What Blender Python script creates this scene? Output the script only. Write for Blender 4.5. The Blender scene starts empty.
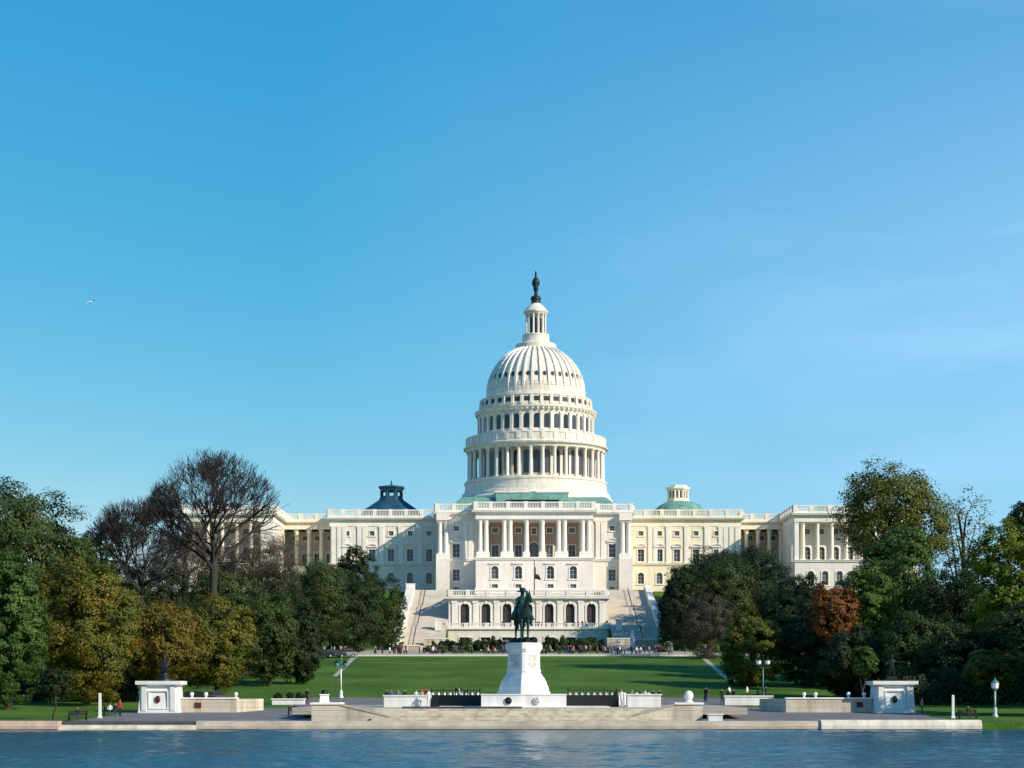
import bpy, bmesh, math, random
import numpy as np
from mathutils import Vector, Matrix
R = math.radians
random.seed(7)
scn = bpy.context.scene
COL = scn.collection
# ------------------------------------------------------------------ camera
F = 1872.0; HY = 690.0; CH = 3.53
cam = bpy.data.objects.new('camera', bpy.data.cameras.new('camera')); COL.objects.link(cam)
cam.location = (0, 0, CH); cam.rotation_euler = (R(90), 0, 0)
cam.data.sensor_width = 36; cam.data.lens = F / 1024 * 36
cam.data.shift_x = 0; cam.data.shift_y = (HY - 384) / 1024
cam.data.clip_start = 1; cam.data.clip_end = 6000
scn.camera = cam
# ------------------------------------------------------------------ world + sun
SUN_AZ = R(57); SUN_EL = R(28.5)
w = bpy.data.worlds.new('World'); scn.world = w; w.use_nodes = True
nt = w.node_tree; nt.nodes.clear()
sky = nt.nodes.new('ShaderNodeTexSky'); sky.sky_type = 'NISHITA'; sky.sun_disc = False
sky.sun_elevation = SUN_EL; sky.sun_rotation = math.pi - SUN_AZ
sky.altitude = 0; sky.air_density = 0.7; sky.dust_density = 0.1; sky.ozone_density = 3.0
bg = nt.nodes.new('ShaderNodeBackground'); SK = 0.112; bg.inputs['Strength'].default_value = SK
L = nt.links.new
def mth(op, a, b=None, c=None, clamp=False):
    n = nt.nodes.new('ShaderNodeMath'); n.operation = op; n.use_clamp = clamp
    for k, v in enumerate((a, b, c)):
        if v is None: continue
        if isinstance(v, (int, float)): n.inputs[k].default_value = v
        else: L(v, n.inputs[k])
    return n.outputs[0]
# film response of the sky colour (deep cyan blue, as photographed)
sp = nt.nodes.new('ShaderNodeSeparateColor'); cb = nt.nodes.new('ShaderNodeCombineColor'); L(sky.outputs[0], sp.inputs[0])
for k, (p, g, cl) in enumerate(((1.82, 1.92, .75), (.67, .84, .9), (.28, .76, 1.0))):
    L(mth('MINIMUM', mth('MULTIPLY', mth('POWER', sp.outputs[k], p), g*SK**p/SK), cl/SK), cb.inputs[k])
# thin high cloud wisps and a faint veil, laid out by direction in the sky
tc = nt.nodes.new('ShaderNodeTexCoord'); mp = nt.nodes.new('ShaderNodeMapping'); mp.inputs['Scale'].default_value = (3.2, 3.2, 13)
mp.inputs['Rotation'].default_value = (R(8), R(-10), 0)
nz = nt.nodes.new('ShaderNodeTexNoise'); nz.inputs['Scale'].default_value = 1.7; nz.inputs['Detail'].default_value = 6; nz.inputs['Roughness'].default_value = 0.5
cr = nt.nodes.new('ShaderNodeValToRGB'); cr.color_ramp.elements[0].position = 0.5; cr.color_ramp.elements[1].position = 0.85
mx = nt.nodes.new('ShaderNodeMixRGB'); mx.inputs['Color2'].default_value = (.35/SK, .635/SK, .90/SK, 1)
sx_ = nt.nodes.new('ShaderNodeSeparateXYZ'); L(tc.outputs['Generated'], sx_.inputs[0])
side = mth('MULTIPLY', mth('MULTIPLY_ADD', sx_.outputs[0], 2.7, .30, True), mth('MULTIPLY_ADD', sx_.outputs[2], -5.0, 2.05, True))
L(tc.outputs['Generated'], mp.inputs['Vector']); L(mp.outputs[0], nz.inputs['Vector']); L(nz.outputs['Fac'], cr.inputs[0])
L(mth('MULTIPLY', side, mth('MULTIPLY_ADD', cr.outputs[0], .42, .55)), mx.inputs['Fac']); L(cb.outputs[0], mx.inputs['Color1'])
L(mx.outputs[0], bg.inputs['Color'])
wo = nt.nodes.new('ShaderNodeOutputWorld'); L(bg.outputs[0], wo.inputs[0])
sl = bpy.data.lights.new('sun', 'SUN'); sl.energy = 5.0; sl.angle = R(0.53); sl.color = (1.0, 0.87, 0.70)
sun = bpy.data.objects.new('sun', sl); COL.objects.link(sun)
sd = Vector((math.sin(SUN_AZ) * math.cos(SUN_EL), -math.cos(SUN_AZ) * math.cos(SUN_EL), math.sin(SUN_EL)))
sun.rotation_euler = sd.to_track_quat('Z', 'Y').to_euler(); sun.location = (200, -150, 200)
vs = scn.view_settings; vs.view_transform = 'Standard'; vs.look = 'None'; vs.gamma = 1; vs.exposure = 0.22; vs.use_curve_mapping = False

# ------------------------------------------------------------------ helpers
def W(px, D): return (px - 512) * D / F
def Zp(py, D): return CH + (HY - py) * D / F
class MB:
    def __init__(s): s.v = []; s.f = []; s.m = []; s.mi = 0
    def add(s, vs_, fs):
        o = len(s.v); s.v += [tuple(p) for p in vs_]; s.f += [tuple(i + o for i in f) for f in fs]; s.m += [s.mi] * len(fs); return s
    def box(s, x0, x1, y0, y1, z0, z1):
        return s.add([(x0,y0,z0),(x1,y0,z0),(x1,y1,z0),(x0,y1,z0),(x0,y0,z1),(x1,y0,z1),(x1,y1,z1),(x0,y1,z1)],
                     [(0,3,2,1),(4,5,6,7),(0,1,5,4),(1,2,6,5),(2,3,7,6),(3,0,4,7)])
    def frus(s, cx, cy, z0, z1, ax, ay, bx, by):      # box tapering from half size a to b
        return s.add([(cx-ax,cy-ay,z0),(cx+ax,cy-ay,z0),(cx+ax,cy+ay,z0),(cx-ax,cy+ay,z0),(cx-bx,cy-by,z1),(cx+bx,cy-by,z1),(cx+bx,cy+by,z1),(cx-bx,cy+by,z1)],
                     [(0,3,2,1),(4,5,6,7),(0,1,5,4),(1,2,6,5),(2,3,7,6),(3,0,4,7)])
    def lathe(s, prof, n=24, cx=0, cy=0, caps=True, a0=0.0):
        vs_ = []; fs = []
        for r, z in prof:
            for i in range(n):
                a = a0 + 2*math.pi*i/n; vs_.append((cx + r*math.cos(a), cy + r*math.sin(a), z))
        for k in range(len(prof)-1):
            for i in range(n):
                j = (i+1) % n; fs.append((k*n+i, k*n+j, (k+1)*n+j, (k+1)*n+i))
        if caps:
            fs.append(tuple(reversed(range(n)))); o = (len(prof)-1)*n; fs.append(tuple(o+i for i in range(n)))
        return s.add(vs_, fs)
    def prism(s, pts, y0, y1):                          # outline in x,z extruded along y
        n = len(pts)
        vs_ = [(x, y0, z) for x, z in pts] + [(x, y1, z) for x, z in pts]
        return s.add(vs_, [tuple(range(n)), tuple(reversed(range(n, 2*n)))] + [(i, i+n, (i+1) % n + n, (i+1) % n) for i in range(n)])
    def prismx(s, pts, x0, x1):                         # outline in y,z extruded along x
        n = len(pts)
        vs_ = [(x0, y, z) for y, z in pts] + [(x1, y, z) for y, z in pts]
        return s.add(vs_, [tuple(reversed(range(n))), tuple(range(n, 2*n))] + [(i, (i+1) % n, (i+1) % n + n, i+n) for i in range(n)])
    def tube(s, a, b, ra, rb, n=6):
        a = Vector(a); b = Vector(b); d = (b-a)
        if d.length < 1e-6: return s
        d.normalize(); u = d.orthogonal().normalized(); v = d.cross(u); vs_ = []
        for p, r in ((a, ra), (b, rb)):
            for i in range(n):
                t = 2*math.pi*i/n; vs_.append(p + u*math.cos(t)*r + v*math.sin(t)*r)
        return s.add(vs_, [(i, (i+1) % n, (i+1) % n + n, i+n) for i in range(n)] + [tuple(reversed(range(n))), tuple(range(n, 2*n))])
    def ball(s, c, r, n=12, m=8, sz=1.0):
        prof = [(max(0.001, r*math.sin(math.pi*k/m)), c[2] - r*sz*math.cos(math.pi*k/m)) for k in range(m+1)]
        return s.lathe(prof, n, c[0], c[1], caps=False)
    def mesh(s, name, mats, smooth=False):
        me = bpy.data.meshes.new(name); me.from_pydata(s.v, [], s.f)
        for m in (mats if isinstance(mats, (list, tuple)) else [mats]): me.materials.append(m)
        if any(s.m): me.polygons.foreach_set('material_index', s.m)
        bm = bmesh.new(); bm.from_mesh(me); bmesh.ops.recalc_face_normals(bm, faces=bm.faces); bm.to_mesh(me); bm.free()
        if smooth: me.polygons.foreach_set('use_smooth', [True]*len(me.polygons))
        me.update(); return me
def put(name, me, parent=None, loc=None, rz=0):
    """link a mesh; world coordinates unless loc is given (loc is local to the parent)"""
    o = bpy.data.objects.new(name, me); COL.objects.link(o)
    if parent:
        o.parent = parent
        if loc is None:
            p = Vector((0, 0, 0)); q = parent
            while q: p += q.location; q = q.parent
            o.location = -p
        else: o.location = loc
    elif loc is not None: o.location = loc
    o.rotation_euler.z = rz
    return o
def build(name, mb, mats, parent=None, loc=None, smooth=False): return put(name, mb.mesh(name, mats, smooth), parent, loc)
def tag(o, label=None, cat=None, group=None, kind=None):
    if label: o['label'] = label
    if cat: o['category'] = cat
    if group: o['group'] = group
    if kind: o['kind'] = kind
    return o
def thing(name, loc, label, cat, group=None):
    o = bpy.data.objects.new(name, None); COL.objects.link(o); o.location = loc; o.empty_display_size = .5
    return tag(o, label, cat, group)
def dup(root, loc, rz=None, label=None, group=None, sc=None):
    r = root.copy(); COL.objects.link(r); r.location = loc
    if rz is not None: r.rotation_euler.z = rz
    if sc: r.scale = (sc, sc, sc)
    if label: r['label'] = label
    if group: r['group'] = group
    for ch in list(root.children):
        c = ch.copy(); COL.objects.link(c); c.parent = r
        for g in ch.children:
            d = g.copy(); COL.objects.link(d); d.parent = c
    return r

# ------------------------------------------------------------------ materials
def mat(name, col, rough=0.7, var=0.0, scale=1.0, metal=0.0, bump=0.0, bscale=None, spec=0.3, col2=None, detail=5):
    m = bpy.data.materials.new(name); m.use_nodes = True; t = m.node_tree; b = t.nodes['Principled BSDF']
    b.inputs['Roughness'].default_value = rough; b.inputs['Metallic'].default_value = metal; b.inputs['Specular IOR Level'].default_value = spec
    b.inputs['Base Color'].default_value = (*col, 1)
    tcn = t.nodes.new('ShaderNodeTexCoord')
    if var or col2:
        n = t.nodes.new('ShaderNodeTexNoise'); n.inputs['Scale'].default_value = scale; n.inputs['Detail'].default_value = detail; n.inputs['Roughness'].default_value = .6
        r = t.nodes.new('ShaderNodeValToRGB'); r.color_ramp.elements[0].position = .3; r.color_ramp.elements[1].position = .7
        c2 = col2 or tuple(c*(1-var) for c in col)
        r.color_ramp.elements[0].color = (*c2, 1); r.color_ramp.elements[1].color = (*(col if col2 else tuple(min(1, c*(1+var*.5)) for c in col)), 1)
        t.links.new(tcn.outputs['Object'], n.inputs['Vector']); t.links.new(n.outputs['Fac'], r.inputs[0]); t.links.new(r.outputs[0], b.inputs['Base Color'])
    if bump:
        n2 = t.nodes.new('ShaderNodeTexNoise'); n2.inputs['Scale'].default_value = bscale or scale*4; n2.inputs['Detail'].default_value = 4
        bp = t.nodes.new('ShaderNodeBump'); bp.inputs['Strength'].default_value = bump; bp.inputs['Distance'].default_value = .1
        t.links.new(tcn.outputs['Object'], n2.inputs['Vector']); t.links.new(n2.outputs['Fac'], bp.inputs['Height']); t.links.new(bp.outputs[0], b.inputs['Normal'])
    return m
def streaks(m, amt=.22):
    t = m.node_tree; b = t.nodes['Principled BSDF']; src = b.inputs['Base Color'].links[0].from_socket
    tcn = t.nodes.new('ShaderNodeTexCoord'); mpn = t.nodes.new('ShaderNodeMapping'); mpn.inputs['Scale'].default_value = (1.1, 1.1, .10); n = t.nodes.new('ShaderNodeTexNoise'); n.inputs['Scale'].default_value = 1; n.inputs['Detail'].default_value = 6
    r = t.nodes.new('ShaderNodeValToRGB'); r.color_ramp.elements[0].position = .34; r.color_ramp.elements[0].color = (1-amt, 1-amt*1.08, 1-amt*1.2, 1); r.color_ramp.elements[1].position = .56; r.color_ramp.elements[1].color = (1,1,1,1)
    mm = t.nodes.new('ShaderNodeMixRGB'); mm.blend_type = 'MULTIPLY'; mm.inputs[0].default_value = 1
    t.links.new(tcn.outputs['Object'], mpn.inputs[0]); t.links.new(mpn.outputs[0], n.inputs['Vector']); t.links.new(n.outputs['Fac'], r.inputs[0]); t.links.new(src, mm.inputs[1]); t.links.new(r.outputs[0], mm.inputs[2]); t.links.new(mm.outputs[0], b.inputs['Base Color'])
def coursed(name, col, col2, bw, bh, mortar, mscale=.03, stain=.12):
    m = bpy.data.materials.new(name); m.use_nodes = True; t = m.node_tree; b = t.nodes['Principled BSDF']; b.inputs['Roughness'].default_value = .75; b.inputs['Specular IOR Level'].default_value = .25
    tcn = t.nodes.new('ShaderNodeTexCoord'); sx = t.nodes.new('ShaderNodeSeparateXYZ'); cx = t.nodes.new('ShaderNodeCombineXYZ'); ad = t.nodes.new('ShaderNodeMath'); ad.operation = 'ADD'
    t.links.new(tcn.outputs['Object'], sx.inputs[0]); t.links.new(sx.outputs[0], ad.inputs[0]); t.links.new(sx.outputs[1], ad.inputs[1])
    t.links.new(ad.outputs[0], cx.inputs[0]); t.links.new(sx.outputs[2], cx.inputs[1])
    br = t.nodes.new('ShaderNodeTexBrick'); br.inputs['Scale'].default_value = 1; br.inputs['Brick Width'].default_value = bw; br.inputs['Row Height'].default_value = bh
    br.inputs['Mortar Size'].default_value = mscale; br.inputs['Color1'].default_value = (*col, 1); br.inputs['Color2'].default_value = (*col2, 1); br.inputs['Mortar'].default_value = (*mortar, 1)
    t.links.new(cx.outputs[0], br.inputs['Vector'])
    n = t.nodes.new('ShaderNodeTexNoise'); n.inputs['Scale'].default_value = .35; n.inputs['Detail'].default_value = 8; n.inputs['Roughness'].default_value = .65
    t.links.new(tcn.outputs['Object'], n.inputs['Vector'])
    r = t.nodes.new('ShaderNodeValToRGB'); r.color_ramp.elements[0].color = (1-stain*2, 1-stain*2.2, 1-stain*2.5, 1); r.color_ramp.elements[0].position = .3; r.color_ramp.elements[1].position = .62; r.color_ramp.elements[1].color = (1, 1, 1, 1)
    t.links.new(n.outputs['Fac'], r.inputs[0])
    mm = t.nodes.new('ShaderNodeMixRGB'); mm.blend_type = 'MULTIPLY'; mm.inputs[0].default_value = 1
    t.links.new(br.outputs['Color'], mm.inputs[1]); t.links.new(r.outputs[0], mm.inputs[2]); t.links.new(mm.outputs[0], b.inputs['Base Color'])
    bp = t.nodes.new('ShaderNodeBump'); bp.inputs['Strength'].default_value = .5; bp.inputs['Distance'].default_value = .05; bp.invert = True
    t.links.new(br.outputs['Fac'], bp.inputs['Height']); t.links.new(bp.outputs[0], b.inputs['Normal'])
    return m
M = {}
M['paint'] = mat('white_stone', (.82,.775,.70), .65, .12, .25, bump=.1, bscale=3)
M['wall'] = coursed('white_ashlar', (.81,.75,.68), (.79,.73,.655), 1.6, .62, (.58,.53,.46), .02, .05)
M['porchpale'] = coursed('shaded_rosy_stone', (.62,.52,.43), (.60,.50,.41), 1.6, .62, (.50,.42,.34), .02, .06)  # shade behind the colonnades put into the wall colour as a rosy mid tone
M['porchwall'] = coursed('shaded_tan_stone', (.50,.38,.28), (.47,.36,.27), 1.6, .62, (.40,.30,.22), .02, .06)  # brown shade of the porch painted into its back wall colour
M['warmwall'] = coursed('cream_ashlar', (.84,.755,.585), (.82,.735,.565), 1.6, .62, (.55,.50,.40), .02, .06)
M['warm'] = mat('cream_stone', (.83,.75,.60), .65, .12, .25)
M['dome'] = mat('painted_iron', (.76,.70,.60), .55, .16, .5)
M['domerib'] = mat('painted_iron_rib', (.77,.73,.65), .5, .1, .6)
M['glass'] = mat('dark_glass', (.025,.035,.05), .12, .5, .4, spec=.6)
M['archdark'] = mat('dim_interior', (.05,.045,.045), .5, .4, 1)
M['frame'] = mat('window_paint', (.45,.44,.40), .6)
M['copper'] = mat('green_copper', (.17,.36,.31), .6, .25, .6)
M['slate'] = mat('dark_blue_roof', (.018,.075,.12), .5, .3, .5)
M['bronze'] = mat('weathered_bronze', (.012,.026,.028), .42, 0, 1.6, metal=.35, bump=.3, bscale=5, col2=(.014,.06,.052))
M['darkbronze'] = mat('dark_bronze', (.02,.022,.026), .45, .4, 3, metal=.4)
M['marble'] = coursed('white_marble', (.78,.78,.76), (.76,.755,.74), 1.5, .5, (.6,.6,.58), .012, .05)
M['marbleplain'] = mat('pale_marble', (.76,.76,.74), .5, .1, .8)
M['relief'] = mat('carved_relief', (.55,.54,.52), .6, .35, 2.2, bump=.9, bscale=4)
M['lime'] = coursed('beige_limestone', (.60,.54,.44), (.55,.50,.41), 1.8, .55, (.36,.32,.26), .015, .10)
M['coping'] = mat('weathered_coping', (.54,.47,.37), .75, 0, .5, bump=.3, bscale=2, col2=(.30,.25,.19), detail=9)
M['copingpale'] = mat('pale_coping', (.70,.65,.54), .7, .2, .5)
M['rosy'] = mat('rosy_coping', (.50,.37,.29), .8, .3, .7)
M['darkwall'] = mat('wet_dark_stone_and_shade', (.07,.07,.075), .6, .4, 1)
M['asphalt'] = mat('worn_paving', (.17,.16,.155), .85, .25, .4)
M['paving'] = coursed('pale_paving', (.42,.38,.33), (.38,.35,.30), 1.5, 1.5, (.27,.25,.22), .02, .08)
M['path'] = mat('gravel_path', (.40,.34,.28), .9, .2, 1.5)
M['iron'] = mat('black_iron', (.012,.013,.016), .45, .2, 2)
M['lamppost'] = mat('pale_green_lamp_paint', (.42,.50,.44), .5, .2, 3)
M['patina'] = mat('teal_lamp_metal', (.10,.22,.20), .5, .2, 3)
M['globe'] = mat('milk_glass', (.72,.76,.76), .25)
M['red'] = mat('dark_red_plaque', (.12,.018,.014), .6, .4, 3)
M['bark'] = mat('bark', (.055,.042,.032), .9, .4, 1.5, bump=.4)
M['barkpale'] = mat('grey_bark', (.045,.037,.033), .9, .3, 1.5)
M['step'] = coursed('step_stone', (.60,.55,.48), (.57,.52,.46), 2.4, 7, (.50,.46,.40), .02, .10)
M['flagwhite'] = mat('flag_white', (.75,.75,.74), .8); M['flagdark'] = mat('flag_navy', (.02,.022,.05), .8)
M['rubber'] = mat('tyre_rubber', (.015,.015,.015), .8)
M['carglass'] = mat('car_glass', (.02,.025,.03), .08, spec=.7)
M['bronzefreedom'] = mat('statue_bronze', (.018,.028,.035), .5, .2, 2, metal=.3)
t_ = M['glass'].node_tree; b_ = t_.nodes['Principled BSDF']; oi_ = t_.nodes.new('ShaderNodeObjectInfo'); rr_ = t_.nodes.new('ShaderNodeValToRGB')
rr_.color_ramp.elements[0].color = (.018,.024,.036,1); rr_.color_ramp.elements[0].position = .35; rr_.color_ramp.elements[1].color = (.10,.11,.125,1); t_.links.new(oi_.outputs['Random'], rr_.inputs[0]); t_.links.new(rr_.outputs[0], b_.inputs['Base Color'])
for k_, a_ in (('paint',.08),('wall',.09),('warmwall',.08),('warm',.08),('dome',.20),('domerib',.12),('lime',.3),('copingpale',.25),('marble',.14),('marbleplain',.14),('copper',.3)): streaks(M[k_], a_)
def grass_mat():
    m = bpy.data.materials.new('grass'); m.use_nodes = True; t = m.node_tree; b = t.nodes['Principled BSDF']; b.inputs['Roughness'].default_value = .95; b.inputs['Specular IOR Level'].default_value = .1
    tcn = t.nodes.new('ShaderNodeTexCoord')
    def noise(s, d): n = t.nodes.new('ShaderNodeTexNoise'); n.inputs['Scale'].default_value = s; n.inputs['Detail'].default_value = d; t.links.new(tcn.outputs['Object'], n.inputs['Vector']); return n
    n1 = noise(.09, 9); n2 = noise(2.2, 5)
    r = t.nodes.new('ShaderNodeValToRGB'); r.color_ramp.elements[0].color = (.048,.112,.016,1); r.color_ramp.elements[0].position = .35; r.color_ramp.elements[1].color = (.094,.190,.028,1); r.color_ramp.elements[1].position = .68
    r2 = t.nodes.new('ShaderNodeValToRGB'); r2.color_ramp.elements[0].color = (.62,.62,.6,1); r2.color_ramp.elements[0].position = .3; r2.color_ramp.elements[1].color = (1.15,1.12,1.05,1); r2.color_ramp.elements[1].position = .7
    mm = t.nodes.new('ShaderNodeMixRGB'); mm.blend_type = 'MULTIPLY'; mm.inputs[0].default_value = 1
    t.links.new(n1.outputs['Fac'], r.inputs[0]); t.links.new(n2.outputs['Fac'], r2.inputs[0]); t.links.new(r.outputs[0], mm.inputs[1]); t.links.new(r2.outputs[0], mm.inputs[2]); t.links.new(mm.outputs[0], b.inputs['Base Color'])
    bp = t.nodes.new('ShaderNodeBump'); bp.inputs['Strength'].default_value = .6; bp.inputs['Distance'].default_value = .08; n3 = noise(6, 4)
    t.links.new(n3.outputs['Fac'], bp.inputs['Height']); t.links.new(bp.outputs[0], b.inputs['Normal']); return m
M['grass'] = grass_mat()
def water_mat():
    m = bpy.data.materials.new('pool_water'); m.use_nodes = True; t = m.node_tree; b = t.nodes['Principled BSDF']
    b.inputs['Base Color'].default_value = (.028,.075,.098,1); b.inputs['Roughness'].default_value = .14; b.inputs['IOR'].default_value = 1.33; b.inputs['Specular IOR Level'].default_value = .5
    tcn = t.nodes.new('ShaderNodeTexCoord'); last = None
    for sc, st, dist, det in (((1.6, 3.2, 1), 1, .12, 4),):
        mpn = t.nodes.new('ShaderNodeMapping'); mpn.inputs['Scale'].default_value = sc; t.links.new(tcn.outputs['Object'], mpn.inputs[0])
        n = t.nodes.new('ShaderNodeTexNoise'); n.inputs['Scale'].default_value = 1; n.inputs['Detail'].default_value = det; n.inputs['Distortion'].default_value = .4; t.links.new(mpn.outputs[0], n.inputs['Vector'])
        bp = t.nodes.new('ShaderNodeBump'); bp.inputs['Strength'].default_value = st; bp.inputs['Distance'].default_value = dist; t.links.new(n.outputs['Fac'], bp.inputs['Height'])
        if last: t.links.new(last.outputs[0], bp.inputs['Normal'])
        last = bp
    t.links.new(last.outputs[0], b.inputs['Normal']); return m
M['water'] = water_mat()
def leaf_mat(name, a, b_, c, trans=.25):
    m = bpy.data.materials.new(name); m.use_nodes = True; t = m.node_tree; t.nodes.clear()
    g = t.nodes.new('ShaderNodeNewGeometry'); tcn = t.nodes.new('ShaderNodeTexCoord')
    n = t.nodes.new('ShaderNodeTexNoise'); n.inputs['Scale'].default_value = .28; n.inputs['Detail'].default_value = 3; t.links.new(tcn.outputs['Object'], n.inputs['Vector'])
    ad = t.nodes.new('ShaderNodeMath'); ad.operation = 'MULTIPLY_ADD'; ad.inputs[1].default_value = .42
    t.links.new(g.outputs['Random Per Island'], ad.inputs[0])
    mu = t.nodes.new('ShaderNodeMath'); mu.operation = 'MULTIPLY_ADD'; mu.inputs[1].default_value = 1.5; mu.inputs[2].default_value = -.45; t.links.new(n.outputs['Fac'], mu.inputs[0]); t.links.new(mu.outputs[0], ad.inputs[2])
    r = t.nodes.new('ShaderNodeValToRGB'); e = r.color_ramp.elements; e[0].color = (*a, 1); e[0].position = .1; e[1].color = (*c, 1); e[1].position = .95; e2 = e.new(.5); e2.color = (*b_, 1)
    t.links.new(ad.outputs[0], r.inputs[0])
    d = t.nodes.new('ShaderNodeBsdfPrincipled'); d.inputs['Roughness'].default_value = .6; d.inputs['Specular IOR Level'].default_value = .25; tr = t.nodes.new('ShaderNodeBsdfTranslucent'); mxs = t.nodes.new('ShaderNodeMixShader'); mxs.inputs[0].default_value = trans
    t.links.new(r.outputs[0], d.inputs['Base Color']); t.links.new(r.outputs[0], tr.inputs['Color']); t.links.new(d.outputs[0], mxs.inputs[1]); t.links.new(tr.outputs[0], mxs.inputs[2])
    o = t.nodes.new('ShaderNodeOutputMaterial'); t.links.new(mxs.outputs[0], o.inputs[0]); return m
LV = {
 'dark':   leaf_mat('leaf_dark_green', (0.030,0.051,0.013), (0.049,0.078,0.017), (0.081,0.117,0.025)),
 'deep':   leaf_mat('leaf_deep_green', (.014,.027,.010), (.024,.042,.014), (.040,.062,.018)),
 'green':  leaf_mat('leaf_mid_green', (0.043,0.080,0.013), (0.069,0.125,0.018), (0.106,0.175,0.025)),
 'cool':   leaf_mat('leaf_fresh_green', (0.041,0.077,0.019), (0.065,0.126,0.026), (0.102,0.180,0.036)),
 'lime':   leaf_mat('leaf_yellow_green', (0.078,0.114,0.012), (0.132,0.180,0.017), (0.216,0.264,0.024)),
 'olive':  leaf_mat('leaf_olive', (0.054,0.070,0.014), (0.101,0.115,0.016), (0.162,0.155,0.019)),
 'gold':   leaf_mat('leaf_golden', (0.065,0.068,0.010), (0.137,0.111,0.013), (0.234,0.156,0.016)),
 'autumn': leaf_mat('leaf_autumn', (0.052,0.088,0.013), (0.117,0.124,0.016), (0.247,0.163,0.018)),
 'rust':   leaf_mat('leaf_rust', (0.098,0.036,0.013), (0.169,0.065,0.016), (0.247,0.098,0.019)),
 'twig':   leaf_mat('leaf_brown_twiggy', (.045,.034,.028), (.070,.053,.042), (.095,.073,.055), .1),
}
# ------------------------------------------------------------------ terrain
PY = [-500, 160, 167, 170, 185, 197, 205, 212, 240, 345, 362, 400, 425]
PZ = [.6, .6, .60, .66, .85, 1.13, 1.45, 1.8, 2.55, 9.8, 10.6, 12.0, 12.2]
def T(x, y):
    if y <= 425: return float(np.interp(y, PY, PZ))
    if abs(x - 3.9) < 19.28:
        return float(np.interp(y, [425, 455, 491, 493, 640, 1200, 4000], [12.2, 13.2, 13.8, 29.3, 29.3, 12, 8]))
    if -29 < x < 37: return float(np.interp(y, [425, 489, 491, 640, 1200, 4000], [12.2, 27.2, 29.3, 29.3, 12, 8]))
    return float(np.interp(y, [425, 489, 640, 1200, 4000], [12.2, 29.3, 29.3, 12, 8]))
def ground():
    xs = [-3000, -1200, -500, -250, -150, -100, -72, -71.9, -50, -29.05, -28.95] + [3.9-19.3, 3.9-19.26, 3.9+19.26, 3.9+19.3, 36.95, 37.05, 60, 74.9, 75, 100, 150, 250, 500, 1200, 3000]
    ys = [-600, -300, -100.1, -100, 50, 166.96, 166.98] + [170, 185, 197, 205, 212, 240, 345, 362, 400, 425, 455, 489, 491, 493, 640, 900, 1200, 4000]
    mb = MB(); vs_ = []
    for y in ys:
        for x in xs:
            z = T(x, y)
            if -72 < x < 75 and -100.1 < y < 166.97: z = -1.4
            vs_.append((x, y, z))
    n = len(xs)
    mb.add(vs_, [(j*n+i, j*n+i+1, (j+1)*n+i+1, (j+1)*n+i) for j in range(len(ys)-1) for i in range(n-1)])
    tag(build('ground', mb, M['grass']), kind='structure')
ground()
def water_mesh():
    rng = np.random.default_rng(5)
    xs = np.concatenate([[-71.95, -64], np.arange(-52, 52.01, .26), [64, 74.95]]); ys = np.concatenate([[-99.9, -40, 20, 60], np.arange(80, 166.9, .22), [166.92]])
    X, Y = np.meshgrid(xs, ys); Z = np.zeros_like(X)
    for k in range(140):
        lam = np.exp(rng.uniform(np.log(.75), np.log(4.5))); a = rng.normal(R(70), R(38)); ph = rng.uniform(0, 6.28); kx = 2*np.pi/lam*np.cos(a); ky = 2*np.pi/lam*np.sin(a)
        amp = WAVE*lam**.9; Z += amp*np.sin(kx*X+ky*Y+ph+.6*np.sin(.11*kx*Y+ph*2))
    patch = .65+.35*np.sin(X*.05+1.3*np.sin(Y*.06))*np.cos(Y*.11+.7*np.sin(X*.09)); Z *= patch
    Z[(Y < 79) | (Y > 166.9)] = 0; n = len(xs); m_ = len(ys)
    V = np.stack([X, Y, Z], -1).reshape(-1, 3); idx = np.arange(n*m_).reshape(m_, n)
    Fc = np.stack([idx[:-1,:-1], idx[:-1,1:], idx[1:,1:], idx[1:,:-1]], -1).reshape(-1, 4)
    me = bpy.data.meshes.new('water'); me.vertices.add(len(V)); me.vertices.foreach_set('co', V.astype(np.float32).ravel()); me.loops.add(Fc.size); me.loops.foreach_set('vertex_index', Fc.astype(np.int32).ravel())
    me.polygons.add(len(Fc)); me.polygons.foreach_set('loop_start', np.arange(0, Fc.size, 4, dtype=np.int32)); me.materials.append(M['water']); me.update(); me.validate(); me.polygons.foreach_set('use_smooth', [True]*len(Fc)); return me
WAVE = .0023
tag(put('water', water_mesh()), kind='structure')
def drape(name, pts_by_y, m, dz=.02, xmode=None):
    """pts_by_y: list of (y, x0, x1); a sheet following the ground"""
    mb = MB(); vs_ = []
    ys = sorted(set([p[0] for p in pts_by_y] + [b for b in PY if pts_by_y[0][0] < b < pts_by_y[-1][0]]))
    yy = [p[0] for p in pts_by_y]
    for y in ys:
        for k in (1, 2): vs_.append((float(np.interp(y, yy, [p[k] for p in pts_by_y])), y, T(0, y) + dz))
    mb.add(vs_, [(2*i, 2*i+1, 2*i+3, 2*i+2) for i in range(len(ys)-1)])
    return tag(build(name, mb, m), kind='structure')
drape('promenade', [(168.6, W(66,168.6), W(975,168.6)), (185, W(100,185), W(930,185)), (197, W(125,197), W(925,197)), (207, W(150,207), W(905,207))], M['asphalt'])
drape('forecourt_road', [(210, -25, 27), (239, -25.5, 31)], M['asphalt'], .03)
drape('walkway', [(345.2, -46, 62), (364, -46, 62)], M['paving'], .03)
drape('path', [(284, -27.2, -26.5), (345, -29.4, -28.4)], M['paving'])
drape('path', [(276, 31.5, 32.2), (345, 34.4, 35.4)], M['paving'])
drape('path', [(362, -31, -14), (424, -31, -14)], M['paving'], .035)
drape('path', [(362, 20, 36), (424, 20, 36)], M['paving'], .035)

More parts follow.
